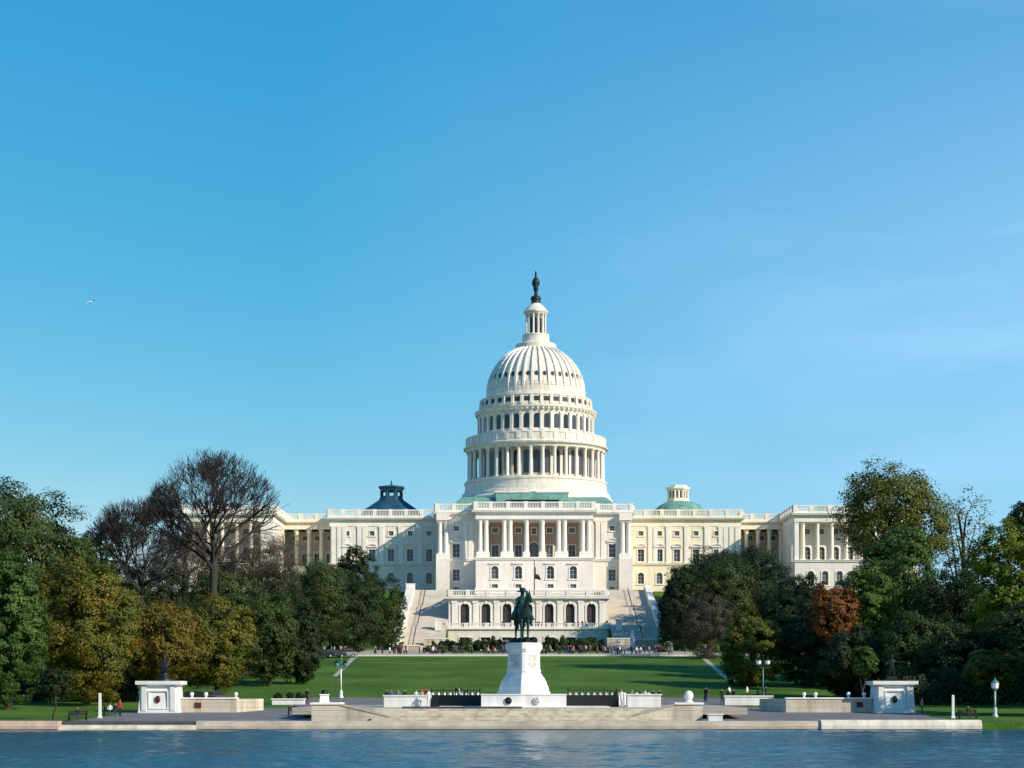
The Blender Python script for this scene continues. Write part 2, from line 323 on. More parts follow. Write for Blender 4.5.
# ------------------------------------------------------------------ capitol prototypes
def column_mesh(h, r, mat_, n=14):
    mb = MB()
    b = .5*r
    mb.box(-1.35*r, 1.35*r, -1.35*r, 1.35*r, 0, .35*r)
    mb.lathe([(1.28*r,.35*r),(1.3*r,.6*r),(1.08*r,.75*r),(1.15*r,.95*r),(1.0*r,1.1*r),(1.0*r,h*.33),(.86*r,h-2.3*r),(.95*r,h-2.2*r),(.9*r,h-2.05*r),(1.05*r,h-1.3*r),(1.0*r,h-1.2*r),(1.35*r,h-.35*r)], n)
    mb.box(-1.3*r, 1.3*r, -1.3*r, 1.3*r, h-.35*r, h)
    return mb.mesh('column', mat_, False)
def pilaster_mesh(h, w_, d, mat_):
    mb = MB(); a = w_/2
    mb.box(-a*1.15, a*1.15, -d*1.2, .05, 0, .45); mb.box(-a, a, -d, .05, .45, h-.9)
    mb.frus(0, -d/2+.02, h-.9, h-.2, a, d/2, a*1.25, d/2*1.3); mb.box(-a*1.3, a*1.3, -d*1.25, .05, h-.2, h)
    return mb.mesh('pilaster', mat_)
def arc(w_, h, n=8):      # outline of an arched opening, base at z 0, from right spring over to left
    r = w_/2; return [(r*math.cos(math.pi*i/n), h-r+r*math.sin(math.pi*i/n)) for i in range(n+1)]
_win = {}
def window_proto(w_, h, arch, style, glass='glass'):
    k = (w_, h, arch, style, glass)
    if k in _win: return _win[k]
    g = MB()
    if arch: g.add([(-w_/2,.42,0),(w_/2,.42,0)] + [(x,.42,z) for x, z in arc(w_, h)], [tuple(range(2+9))])
    else: g.add([(-w_/2,.42,0),(w_/2,.42,0),(w_/2,.42,h),(-w_/2,.42,h)], [(0,1,2,3)])
    gm = g.mesh('window', M[glass])
    f = MB(); t = .09
    if style != 'void':
        f.box(-t/2, t/2, .34, .40, 0, h - (0.02 if arch else 0))
        for q in ((.5,) if h < 2 else (.34, .66)): f.box(-w_/2, w_/2, .345, .405, h*q-.04, h*q+.04)
        f.box(-w_/2, -w_/2+.1, .335, .405, 0, h-(w_/2 if arch else 0)); f.box(w_/2-.1, w_/2, .335, .405, 0, h-(w_/2 if arch else 0))
        f.box(-w_/2+.1, w_/2-.1, .33, .41, 0, .1)
    fm = f.mesh('window_frame', M['frame']) if style != 'void' else None
    s = MB(); p = .14
    if style in ('plain', 'hood', 'seg'):
        s.box(-w_/2-.28, -w_/2-.003, -p, 0, 0, h); s.box(w_/2+.003, w_/2+.28, -p, 0, 0, h)
        s.box(-w_/2-.4, w_/2+.4, -p-.1, 0, -.3, 0)
        if arch:
            a1 = arc(w_, h); a2 = arc(w_+.56, h+.28)
            # flat ring following the arch
            for i in range(8):
                q = [a1[i], a2[i], a2[i+1], a1[i+1]]
                if q[0][1] < h - w_/2 - .01: continue
                s.prism([(x, z) for x, z in q], -p-.02, 0)
        else: s.box(-w_/2-.28, w_/2+.28, -p, 0, h+.003, h+.3)
    if style == 'hood':     # straight cornice
        s.box(-w_/2-.5, w_/2+.5, -.45, 0, h+.55, h+.8); s.box(-w_/2-.38, w_/2+.38, -.2, 0, h+.302, h+.548)
    if style == 'seg':      # curved pediment on brackets
        W2 = w_/2+.6; z0 = h+.6
        s.box(-W2, W2, -.5, 0, z0, z0+.18); s.box(-w_/2-.38, w_/2+.38, -.2, 0, h+.302, z0-.003)
        outer = [(W2*math.cos(math.pi*i/10), z0+.182+W2*.55*math.sin(math.pi*i/10)) for i in range(11)]
        inner = [(x*.82, z0+.182+(z-z0-.182)*.72) for x, z in outer]
        for i in range(10): s.prism([outer[i], outer[i+1], inner[i+1], inner[i]], -.5, 0)
        s.prism([(x, z) for x, z in inner], -.12, 0)
    sm = s.mesh('window_surround', M['paint']) if s.v else None
    _win[k] = (gm, fm, sm); return _win[k]
def wall_holes(mb, x0, x1, z0, z1, y, holes, depth=.5):
    """front wall facing -y with rectangular or arched openings: holes = (cx, zb, w, h, arch)"""
    xs = sorted(set([x0, x1] + [c - w_/2 for c, _, w_, _, _ in holes] + [c + w_/2 for c, _, w_, _, _ in holes]))
    zs = sorted(set([z0, z1] + [zb for _, zb, _, _, _ in holes] + [zb + h for _, zb, _, h, _ in holes]))
    xs = [x for x in xs if x0-1e-6 <= x <= x1+1e-6]; zs = [z for z in zs if z0-1e-6 <= z <= z1+1e-6]
    for i in range(len(xs)-1):
        for j in range(len(zs)-1):
            mxx = (xs[i]+xs[i+1])/2; mz = (zs[j]+zs[j+1])/2
            if any(abs(mxx-c) < w_/2 and zb < mz < zb+h for c, zb, w_, h, _ in holes): continue
            mb.add([(xs[i],y,zs[j]),(xs[i+1],y,zs[j]),(xs[i+1],y,zs[j+1]),(xs[i],y,zs[j+1])], [(0,1,2,3)])
    for c, zb, w_, h, arch in holes:
        a = w_/2
        if not arch:
            o = [(c-a,zb),(c+a,zb),(c+a,zb+h),(c-a,zb+h)]
        else:
            A = [(c+x, zb+z) for x, z in arc(w_, h)]
            o = [(c-a,zb),(c+a,zb)] + A
            for i in range(4): mb.add([(A[i][0],y,A[i][1]),(A[i+1][0],y,A[i+1][1]),(c+a,y,zb+h)], [(0,1,2)])
            for i in range(4, 8): mb.add([(A[i][0],y,A[i][1]),(A[i+1][0],y,A[i+1][1]),(c-a,y,zb+h)], [(0,1,2)])
        n = len(o)
        for i in range(n):
            p, q = o[i], o[(i+1) % n]
            if abs(p[0]-q[0])+abs(p[1]-q[1]) < 1e-5: continue
            mb.add([(p[0],y,p[1]),(q[0],y,q[1]),(q[0],y+depth,q[1]),(p[0],y+depth,p[1])], [(0,1,2,3)])
def add_windows(parent, y, holes_st):
    base = parent.location
    for c, zb, w_, h, arch, style, *gl in holes_st:
        g, f, s = window_proto(w_, h, arch, style, gl[0] if gl else 'glass')
        wo_ = put('window', g, parent, (c-base.x, y-base.y, zb-base.z))
        if f: put('window_frame', f, wo_, (0,0,0))
        if s: put('window_surround', s, wo_, (0,0,0))
def block(parent, x0, x1, y0, y1, z0, z1, holes, m, name='wall'):
    mb = MB(); hs_ = [h[:5] for h in holes]
    wall_holes(mb, x0, x1, z0, z1, y0, hs_)
    mb.add([(x0,y0,z0),(x0,y1,z0),(x0,y1,z1),(x0,y0,z1),(x1,y0,z0),(x1,y1,z0),(x1,y1,z1),(x1,y0,z1)], [(0,3,2,1),(4,5,6,7),(1,5,6,2),(3,2,6,7)][:4])
    me = bpy.data.meshes.new(name); me.from_pydata(mb.v, [], mb.f); me.materials.append(m)
    o = put(name, me, parent)
    add_windows(parent, y0, holes); return o
def slabs(parent, x0, x1, y0, y1, z0, z1, m, name='entablature'):
    """architrave, frieze, dentils and projecting cornice round a footprint"""
    mb = MB(); h = z1-z0; e = .12
    mb.box(x0-e, x1+e, y0-e, y1, z0, z0+h*.3); mb.box(x0-.02, x1+.02, y0-.02, y1, z0+h*.3, z0+h*.62)
    mb.box(x0-.35, x1+.35, y0-.35, y1, z0+h*.70, z0+h*.78)
    mb.box(x0-.15, x1+.15, y0-.15, y1, z0+h*.62, z0+h*.70)
    mb.box(x0-.95, x1+.95, y0-.95, y1, z0+h*.78, z0+h*.9); mb.box(x0-1.1, x1+1.1, y0-1.1, y1, z0+h*.9, z1)
    x = x0
    while x < x1:
        mb.box(x, x+.35, y0-.75, y0-.36, z0+h*.68, z0+h*.775); x += .8
    return build(name, mb, m, parent)
def balustrade_mb(mb, a, b, z0, h, ped=4.6, th=.45, bal=.42):
    a = Vector((*a, 0)); b = Vector((*b, 0)); d = b-a; L_ = d.length; d.normalize(); nrm = Vector((-d.y, d.x, 0))*th/2
    def seg(s0, s1, za, zb, k=1.0):
        P = [a+d*s0-nrm*k, a+d*s1-nrm*k, a+d*s1+nrm*k, a+d*s0+nrm*k]
        mb.add([(p.x,p.y,za) for p in P]+[(p.x,p.y,zb) for p in P], [(0,3,2,1),(4,5,6,7),(0,1,5,4),(1,2,6,5),(2,3,7,6),(3,0,4,7)])
    n = max(1, round(L_/ped)); st = L_/n; pw = .55
    seg(0, L_, z0, z0+h*.22, 1.0); seg(0, L_, z0+h*.85, z0+h, 1.05)
    for i in range(n+1):
        c = min(max(i*st, pw), L_-pw); seg(c-pw, c+pw, z0+h*.001, z0+h*1.06, 1.2)
    for i in range(n):
        q = i*st+pw+.3
        while q < (i+1)*st-pw-.1: seg(q-.09, q+.09, z0+h*.22, z0+h*.85, .5); q += bal
def balustrade(parent, pts, z0, h, m, name='balustrade', **k):
    mb = MB()
    for p, q in zip(pts[:-1], pts[1:]): balustrade_mb(mb, p, q, z0, h, **k)
    return build(name, mb, m, parent)

ZB, ZL, ZE, ZC, ZT = 29.3, 38.2, 48.4, 50.8, 52.9
CX = 5.9
cap = thing('capitol_building', (CX, 520, ZB), 'long white neoclassical government building with columned wings under a tall ribbed dome', 'building')
def win3(xs, lower=True, style='seg'):
    hs_ = []
    for x in xs:
        hs_ += [(x, 45.8, 1.35, 1.25, False, 'plain'), (x, 38.75, 1.75, 3.3, False, style)]
        if lower: hs_ += [(x, 32.6, 1.7, 3.1, True, 'plain')]
    return hs_
def base_mould(parent, x0, x1, y, m, z=ZL):
    mb = MB(); mb.box(x0-.3, x1+.3, y-.32, y-.004, z-.45, z-.1); mb.box(x0-.45, x1+.45, y-.5, y-.004, z-.1, z+.08)
    mb.box(x0-.2, x1+.2, y-.22, y-.004, ZB-.5, ZB+1.0)
    return build('string_course', mb, m, parent)
# centre block
c0, c1 = CX-25.75, CX+25.75; p0, p1 = CX-15.4, CX+15.4
hs_ = []
for sx in (-1, 1):
    xw = CX+sx*20.7
    hs_ += [(xw, 45.8, 1.35, 1.25, False, 'plain'), (xw, 38.75, 1.9, 3.5, False, 'seg'), (xw, 32.5, 1.9, 3.0, False, 'plain'), (xw, 30.1, 1.3, .8, False, 'plain')]
block(cap, c0, p0+.3, 497, 548, ZB-2, ZE, hs_[:4], M['wall']); block(cap, p1-.3, c1, 497, 548, ZB-2, ZE, hs_[4:], M['wall'])
hs_ = []
for dx in (-10.4, -4.2, 4.2, 10.2):
    hs_ += [(CX+dx, 45.8, 1.5, 1.2, False, 'plain'), (CX+dx, 38.6, 1.8, 3.8, False, 'plain')]
hs_ += [(CX, 38.6, 2.5, 4.6, True, 'plain'), (CX, 45.4, 1.2, 1.6, False, 'plain')]
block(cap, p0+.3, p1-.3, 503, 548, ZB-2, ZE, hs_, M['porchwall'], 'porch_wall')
mb = MB(); mb.box(p0+.31, p1-.31, 497.0, 502.99, ZL-2, ZL+.02); build('porch_floor', mb, M['wall'], cap)
hs_ = []
for dx in (-10.4, -4.2, 4.2, 10.2): hs_ += [(CX+dx, 32.7, 1.9, 3.4, True, 'hood'), (CX+dx, 30.3, 1.6, 1.0, False, 'plain')]
block(cap, p0, p1, 491.3, 496.99, ZB-2.5, ZL-.01, hs_, M['wall'], 'portico_base')
mb = MB(); mb.box(p0-.1, p1+.1, 491.2, 496.99, ZL-.005, ZL+.25); build('portico_floor', mb, M['paint'], cap)
base_mould(cap, c0, p0-.5, 497, M['paint']); base_mould(cap, p1+.5, c1, 497, M['paint']); base_mould(cap, p0, p1, 491.3, M['paint'])
slabs(cap, c0, c1, 497, 548, ZE, ZC, M['paint'])
slabs(cap, p0, p1, 491.5, 495.8, ZE-.006, ZC-.006, M['paint'], 'portico_entablature')
balustrade(cap, [(c0-.6, 547), (c0-.6, 496.5), (p0-.8, 496.5)], ZC, ZT-ZC, M['paint'])
balustrade(cap, [(p0-.6, 496), (p0-.6, 491), (p1+.6, 491), (p1+.6, 496)], ZC, ZT-ZC, M['paint'])
balustrade(cap, [(p1+.8, 496.5), (c1+.6, 496.5), (c1+.6, 547)], ZC, ZT-ZC, M['paint'])
colp = column_mesh(ZE-.01-ZL-.25-1.2, .62, M['paint']); pedm = MB().box(-.95,.95,-.95,.95,0,1.2).mesh('column_pedestal', M['paint'])
def col_at(x, y, me=colp, z=ZL+.25, ped=True):
    c = put('column', me, cap, (x-CX, y-520, z+(1.2 if ped else 0)-ZB))
    if ped: put('column_pedestal', pedm, c, (0, 0, -1.2))
for dx in (2.1, 6.35, 7.95, 12.7, 14.3):
    for s in (-1, 1): col_at(CX+s*dx, 492.4)
pilm = pilaster_mesh(ZE-ZL-.1, 1.15, .3, M['paint'])
def pil_at(x, y): put('pilaster', pilm, cap, (x-CX, y-520, ZL+.08-ZB))
for s in (-1, 1):
    for dx in (16.9, 18.3): pil_at(CX+s*dx, 497)
    for dx in (23.4, 25.0): col_at(CX+s*dx, 496.1, z=ZL+.05)
    mb = MB(); mb.box(CX+s*24.2-1.8, CX+s*24.2+1.8, 494.9, 496.98, ZB-.5, ZL+.04); build('column_plinth', mb, M['wall'], cap)
    mb = MB(); mb.box(CX+s*24.2-1.7, CX+s*24.2+1.7, 495.0, 496.9, ZE-.003, ZC-.55); build('entablature_break', mb, M['paint'], cap)
for dx in (-12.6, -7.2, -1.9, 1.9, 7.2, 12.6): pil_at(CX+dx, 503)
# attic, gable and copper roof before the dome
mb = MB(); mb.box(-4.4, 15.2, 507, 522, ZC, 57.0); mb.box(-4.8, 15.6, 506.6, 522.4, 57.0, 57.35); build('attic', mb, M['paint'], cap)
mb = MB(); mb.prism([(-1.6,54.4),(12.8,54.4),(5.6,56.7)], 500, 506.9); mb.add([(-4.3,501,54.0),(15.1,501,54.0),(15.1,506.95,56.9),(-4.3,506.95,56.9)],[(0,1,2,3)]); mb.frus(CX, 522, ZC+.01, 55.9, 24.5, 24, 19.5, 13.6); build('roof', mb, M['copper'], cap)
# wings
def wing(x0, x1, sgn, matw, matt):
    xs = [x0+(x1-x0)*f for f in ((.16,.395,.57,.745,.92) if sgn < 0 else (.08,.255,.43,.605,.80))]
    if sgn < 0: xs = [W(347,513), W(372,513), W(391,513), W(410,513), W(429,513)]
    else: xs = [W(641,513), W(659.5,513), W(677,513), W(696,513), W(717,513)]
    h = win3(xs) + ([(x, 30.2, 1.4, 1.1, False, 'plain') for x in xs] if sgn < 0 else [])
    block(cap, x0, x1, 513, 562, ZB-2, ZE, h, matw); slabs(cap, x0, x1, 513, 562, ZE, ZC, matt)
    base_mould(cap, x0, x1, 513, matt)
    mids = [(a+b)/2 for a, b in zip(xs[:-1], xs[1:])]
    for x in mids: pil_at(x, 513)
    e = x0 if sgn < 0 else x1
    for q in ((1.0, 2.6, 4.0) if sgn < 0 else (1.0, 2.6, 4.2, 5.6)): pil_at(e - sgn*q, 513)
    pil_at(xs[-1 if sgn < 0 else 0] + (-sgn)*1.9 if False else (xs[2]+.0 if False else mids[0]+1.4), 513)
    balustrade(cap, [(x0-.6, 561), (x0-.6, 512.4), (x1-.5, 512.4)] if sgn < 0 else [(x0+.5, 512.4), (x1+.6, 512.4), (x1+.6, 561)], ZC, ZT-ZC, matt)
    mb = MB(); mb.frus((x0+x1)/2, 537, ZC+.01, 53.4, (x1-x0)/2-1, 22.5, (x1-x0)/2-12, 10); build('roof', mb, M['copper'] if sgn > 0 else M['slate'], cap)
wx0, wx1 = -49.9, 62.75
wing(wx0, c0-.01, -1, M['wall'], M['paint']); wing(c1+.01, wx1, 1, M['warmwall'], M['warm'])
# low rooftop lanterns of the two old wings
mb = MB(); mb.lathe([(9.2,52.5),(8.4,54.6),(3.9,57.6),(3.5,58.2)], 8, W(391.5,535), 535, a0=math.pi/8); lr = build('lantern_roof', mb, M['slate'], cap)
mb = MB(); mb.lathe([(3.5,57.9),(3.4,58.6),(3.1,58.8)], 8, W(391.5,535), 535, a0=math.pi/8)
for i in range(8):
    a = math.pi/8+2*math.pi*i/8; mb.tube((W(391.5,535)+3.0*math.cos(a), 535+3.0*math.sin(a), 58.7), (W(391.5,535)+3.0*math.cos(a), 535+3.0*math.sin(a), 60.2), .42, .42, 6)
mb.lathe([(3.2,60.2),(3.6,60.9),(3.9,61.2),(3.9,61.6),(.3,62.1),(.15,63.4)], 8, W(391.5,535), 535, a0=math.pi/8)
build('roof_lantern', mb, M['slate'], cap)
lx = W(678,535)
mb = MB(); mb.lathe([(8.6,52.5),(7.4,54.9),(5.9,56.2),(4.4,57.0),(3.3,57.3)], 24, W(680,535), 535); build('saucer_roof', mb, M['copper'], cap, smooth=True)
mb = MB(); mb.lathe([(3.6,57.1),(3.5,57.7),(3.1,57.8),(3.1,58.2)], 8, lx, 535, a0=math.pi/8)
for i in range(16):
    a = math.pi/8+2*math.pi*i/16; rr = 2.85 if i % 2 == 0 else 2.65; mb.tube((lx+rr*math.cos(a), 535+rr*math.sin(a), 58.1), (lx+rr*math.cos(a), 535+rr*math.sin(a), 60.3), .3, .3, 6)
mb.lathe([(3.0,60.2),(3.3,60.5),(3.6,60.8),(3.6,61.3),(2.7,61.6),(2.6,61.9),(.2,62.0)], 8, lx, 535, a0=math.pi/8)
rl = build('roof_lantern', mb, M['warm'], cap)
mb = MB(); mb.lathe([(2.3,58.1),(2.3,60.3)], 8, lx, 535); build('lantern_glass', mb, M['glass'], cap)
# connecting corridors with colonnades and projecting end wings
coll = column_mesh(ZE-ZL-.1, .58, M['warm'])
def corridor(x0, x1):
    n = 4; xs = [x0+(x1-x0)*(i+.5)/n for i in range(n)]
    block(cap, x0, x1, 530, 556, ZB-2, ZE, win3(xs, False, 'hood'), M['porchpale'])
    mb = MB(); mb.box(x0, x1, 523, 529.99, ZB-2, ZL); build('colonnade_base', mb, M['warmwall'], cap)
    mb = MB(); mb.box(x0+.1, x1-.1, 522.9, 523.5, ZE, ZE+.75); mb.box(x0+.1, x1-.1, 523, 556, ZE+.75, ZC-.5); mb.box(x0+.1, x1-.1, 522.2, 556, ZC-.5, ZC-.02); build('entablature', mb, M['warm'], cap)
    for i in range(1, n+1 if x0 > 0 else n): col_at(x0+(x1-x0)*(i-.1)/n if x0 > 0 else x0+(x1-x0)*i/n, 524, coll, ZL+.02, False)
    balustrade(cap, [(x0+.2, 522.8), (x1-.2, 522.8)], ZC, ZT-ZC-.2, M['warm'])
corridor(-63.7, wx0-.01); corridor(wx1+.01, 75.5)
def endwing(x0, x1, sgn):
    n = 9; step = 3.85; e = x0 if sgn > 0 else x1
    cxs = [e + sgn*(2.3+step*i) for i in range(8 if x1-x0 > 30 else 6)]
    wxs = [e + sgn*(2.3+step*(i+.5)) for i in range(7 if x1-x0 > 30 else 5)]
    h = []
    for x in wxs: h += [(x, 45.6, 1.4, 1.4, False, 'plain'), (x, 38.6, 1.7, 3.6, True, 'plain'), ]
    block(cap, x0, x1, 505.5, 570, ZB-3, ZE, h, M['wall'])
    mb = MB(); mb.box(x0, x1, 499.61, 505.49, ZB-3, ZL-.01)
    block(cap, x0, x1, 499.6, 505.48, ZB-3.01, ZL, [(x, 31.5, 1.7, 3.8, True, 'plain') for x in wxs], M['wall'], 'portico_base'); base_mould(cap, x0, x1, 499.6, M['paint'])
    slabs(cap, x0, x1, 499.8, 570, ZE, ZC, M['paint'])
    for x in cxs: col_at(x, 500.7, coll, ZL+.05, False)
    mb = MB(); b0, b1 = (x0, x0+1.1) if sgn > 0 else (x1-3.4, x1)
    mb.box(b0, b1, 499.85, 503.98, ZL+.09, ZE-.002); build('corner_pier', mb, M['paint'], cap)
    balustrade(cap, [(x0-.5, 569), (x0-.5, 499.2), (x1+.5, 499.2), (x1+.5, 569)], ZC, ZT-ZC-.1, M['paint'])
    mb = MB(); mb.frus((x0+x1)/2, 536, ZC+.01, 53.9, (x1-x0)/2-1.2, 34, (x1-x0)/2-9, 22); build('roof', mb, M['copper'], cap)
endwing(-88.2, -63.7, -1); endwing(75.5, 108.5, 1)

# ------------------------------------------------------------------ dome
DX, DY = 6.75, 530
def zd(y): return Zp(y, DY)
s_ = F/DY
def rp(p): return p/s_
def ring_windows(parent, n, r, zb, w_, h, arch, glass='glass', inset=.05):
    me = MB()
    pts = ([(-w_/2, 0), (w_/2, 0)] + arc(w_, h)) if arch else [(-w_/2,0),(w_/2,0),(w_/2,h),(-w_/2,h)]
    me.prism(pts, 0, .1); mesh = me.mesh('window', M[glass])
    fm = MB(); t = .07; fm.box(-t, t, -.05, -.002, 0, h-.05); fm.box(-w_/2, w_/2, -.045, -.001, h*.5-.05, h*.5+.05); fmesh = fm.mesh('window_frame', M['frame'])
    for i in range(n):
        a = 2*math.pi*(i+.5)/n; th = a + math.pi/2
        p = parent; o = put('window', mesh, p, (r*math.cos(a), r*math.sin(a), zb), th)
        if h > 2.5: pass
# the dome is split in parts: base, peristyle, upper drum, cupola, lantern, statue
def part_lathe(name, prof, m, n=72, smooth=False):
    mb = MB(); mb.lathe([(rp(r), zd(y)) if y is not None else r for r, y in prof], n, 0, 0)
    o = put(name, mb.mesh(name, m, smooth), cap, (DX-CX, DY-520, -ZB)); return o
def rot_parts(parent, name, mesh, n, r, z, off=0.0, face=False, skip=None):
    for i in range(n):
        a = 2*math.pi*(i+off)/n
        put(name, mesh, parent, (r*math.cos(a), r*math.sin(a), z), a+math.pi/2)
# stylobate
db = part_lathe('dome_base', [(77,520),(77,501.5),(76.3,500.8),(75,499.6),(74.2,497),(73.4,495.4),(71.6,495),(71.2,491.5),(70.8,491),(70.8,486),(71.6,485.6),(71.6,484),(70.4,483.6),(70.4,483)], M['dome'])
# peristyle: inner drum wall, 36 columns, entablature
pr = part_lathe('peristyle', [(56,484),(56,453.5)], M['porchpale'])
pc = column_mesh(zd(454)-zd(483), .5, M['domerib'], 10)
rot_parts(pr, 'column', pc, 36, rp(67), zd(483), .5)
wm = MB(); wm.prism([(-.85,0),(.85,0)]+arc(1.7,6.4), -.06, .1); wmesh = wm.mesh('window', M['glass'])
rot_parts(pr, 'window', wmesh, 36, rp(56.05), zd(483)+1.2, 0)
pm = MB(); pm.box(-.38,.38,-.35,.1,0,zd(454)-zd(483)-.02); pmesh = pm.mesh('pilaster', M['dome']); rot_parts(pr, 'pilaster', pmesh, 36, rp(56.05), zd(483)+.01, .5)
pe = part_lathe('peristyle_entablature', [(64.5,454.2),(69.4,454.2),(69.8,452.6),(70.2,452.4),(70.2,451.8),(72.2,451),(72.6,449.6),(70.4,449.2),(70.0,448.6),(69.6,447.5),(69.6,441.2),(70.1,441),(70.1,440),(68.2,439.8),(66,440.5),(59,440.5)], M['dome'])
# parapet posts on the ring
pp = MB(); pp.box(-.5,.5,-.1,.12,0,1.75); ppm = pp.mesh('parapet_panel', M['domerib']); rot_parts(pe, 'parapet_panel', ppm, 36, rp(69.8), zd(447), .5)
# upper drum
ud = part_lathe('upper_drum', [(60,441),(60,438.5),(58.4,438),(58.0,437),(57.2,436.6),(57.2,419.5),(57.8,419),(57.8,417.6),(58.3,417.4),(60.9,415),(61.2,413.6),(57,413.2),(55.6,412.6),(55.6,409)], M['dome'])
wm = MB(); wm.prism([(-.72,0),(.72,0)]+arc(1.44,3.95), -.05, .1); wmesh = wm.mesh('window', M['glass']); rot_parts(ud, 'window', wmesh, 36, rp(57.25), zd(435.2), 0)
pm = MB(); h = zd(419.4)-zd(437); pm.box(-.42,.42,-.32,.1,0,h); pm.box(-.55,.55,-.42,.1,h-.55,h-.003); pm.box(-.55,.55,-.42,.1,0,.35); pmesh = pm.mesh('pilaster', M['domerib']); rot_parts(ud, 'pilaster', pmesh, 36, rp(57.25), zd(437), .5)
bk = MB(); bk.box(-.2,.2,-.55,.1,0,.55); bkm = bk.mesh('bracket', M['domerib']); rot_parts(ud, 'bracket', bkm, 72, rp(58.5), zd(417.3), .25)
bk = part_lathe('attic_ring', [(55.2,413),(55.2,402.8),(55.8,402.6),(55.8,401.6),(50.8,401.2),(50.6,398.6),(49.6,398),(49.4,392.5),(48.2,392)], M['dome'])
bm_ = MB(); bm_.box(-.75,.75,-.02,.1,0,1.35); rot_parts(bk, 'recess_panel', bm_.mesh('recess_panel', M['archdark']), 36, rp(55.22), zd(409.2), 0)
bm_ = MB(); bm_.frus(0,-.12,0,2.3,.42,.3,.34,.16); rot_parts(bk, 'console', bm_.mesh('console', M['domerib']), 36, rp(55.3), zd(411), .5)
# cupola
prof = [(48.2,397.5),(48.1,393),(47.6,388),(46.4,382),(44.6,377),(42.2,371.8),(39,366.6),(35.2,361.8),(30.8,357.4),(26,353.6),(21.5,350.8),(17.5,349)]
cu = part_lathe('cupola', prof, M['dome'], 108, True)
def rib_mesh():
    mb = MB(); P = [(rp(r), zd(y)) for r, y in prof]
    for k in range(len(P)-1):
        (r0, z0), (r1, z1) = P[k], P[k+1]; w0 = .055+.026*r0; w1 = .055+.026*r1; t = .42
        mb.add([(r0-.1,-w0,z0),(r0+t,-w0*.7,z0+.1),(r0+t,w0*.7,z0+.1),(r0-.1,w0,z0),(r1-.1,-w1,z1),(r1+t,-w1*.7,z1+.2),(r1+t,w1*.7,z1+.2),(r1-.1,w1,z1)],
               [(0,1,5,4),(1,2,6,5),(2,3,7,6)])
    return mb.mesh('rib', M['domerib'], False)
rm = rib_mesh()
for i in range(36): put('rib', rm, cu, (0,0,0), 2*math.pi*(i+.5)/36)
wm = MB(); wm.prism([(.46*math.cos(t*math.pi/5), .8*math.sin(t*math.pi/5)) for t in range(10)], -.16, .2); wmesh = wm.mesh('oval_window', M['archdark'])
wm2 = MB(); wm2.prism([(.3*math.cos(t*math.pi/4), .3*math.sin(t*math.pi/4)) for t in range(8)], -.16, .2); wmesh2 = wm2.mesh('round_window', M['archdark'])
rot_parts(cu, 'oval_window', wmesh, 36, rp(46.0), zd(381), 0)
sw = MB(); sw.box(-.75,.75,-.28,.1,0,.28); sw.prism([(-.6,.28),(.6,.28),(.25,1.1),(0,1.25),(-.25,1.1)], -.24, .1); rot_parts(cu, 'swag', sw.mesh('swag', M['domerib']), 36, rp(47.8), zd(391.5), 0)
# tholos lantern on top
lt = part_lathe('lantern_base', [(20.6,351.5),(20.4,345.5),(19.4,344.6),(14.6,344),(13.6,342.5),(13.2,337),(13.6,336.4),(13.4,335.2),(11.4,334.9)], M['dome'], 48)
lt2 = part_lathe('lantern', [(6.6,335.5),(6.6,314.5)], M['dome'], 24)
lc = column_mesh(zd(314.8)-zd(335), .3, M['domerib'], 8); rot_parts(lt2, 'column', lc, 12, rp(9.6), zd(335), .5)
wm = MB(); wm.prism([(-.38,0),(.38,0)]+arc(.76,4.4), -.06, .1); rot_parts(lt2, 'window', wm.mesh('window', M['glass']), 12, rp(6.65), zd(333.5), 0)
part_lathe('lantern_cap', [(10.6,315.2),(11.2,314.4),(12.2,313.2),(12.6,312),(11.6,311),(9.6,308.5),(6.6,305.6),(5.2,304.8),(5.0,303.8)], M['dome'], 36)

# ------------------------------------------------------------------ skinned figures (one continuous surface each)
def skinned(name, pts, edges, mats, sub=1, root=0, matfn=None, smooth=True):
    me = bpy.data.meshes.new(name); me.from_pydata([p[:3] for p in pts], edges, [])
    o = bpy.data.objects.new('tmp_skin', me); COL.objects.link(o)
    mo = o.modifiers.new('s', 'SKIN'); mo.use_smooth_shade = smooth
    if not me.skin_vertices: me.skin_vertices.new()
    for i, p in enumerate(pts):
        r = p[3]; me.skin_vertices[0].data[i].radius = (r, r) if not isinstance(r, tuple) else r
        me.skin_vertices[0].data[i].use_root = (i == root)
    if sub: sb = o.modifiers.new('d', 'SUBSURF'); sb.levels = sub; sb.render_levels = sub
    dg = bpy.context.evaluated_depsgraph_get(); dg.update()
    out = bpy.data.meshes.new_from_object(o.evaluated_get(dg)); out.name = name
    bpy.data.objects.remove(o); bpy.data.meshes.remove(me)
    out.materials.clear()
    for m in mats: out.materials.append(m)
    for p in out.polygons: p.material_index = matfn(p.center) if matfn else 0; p.use_smooth = smooth
    return out
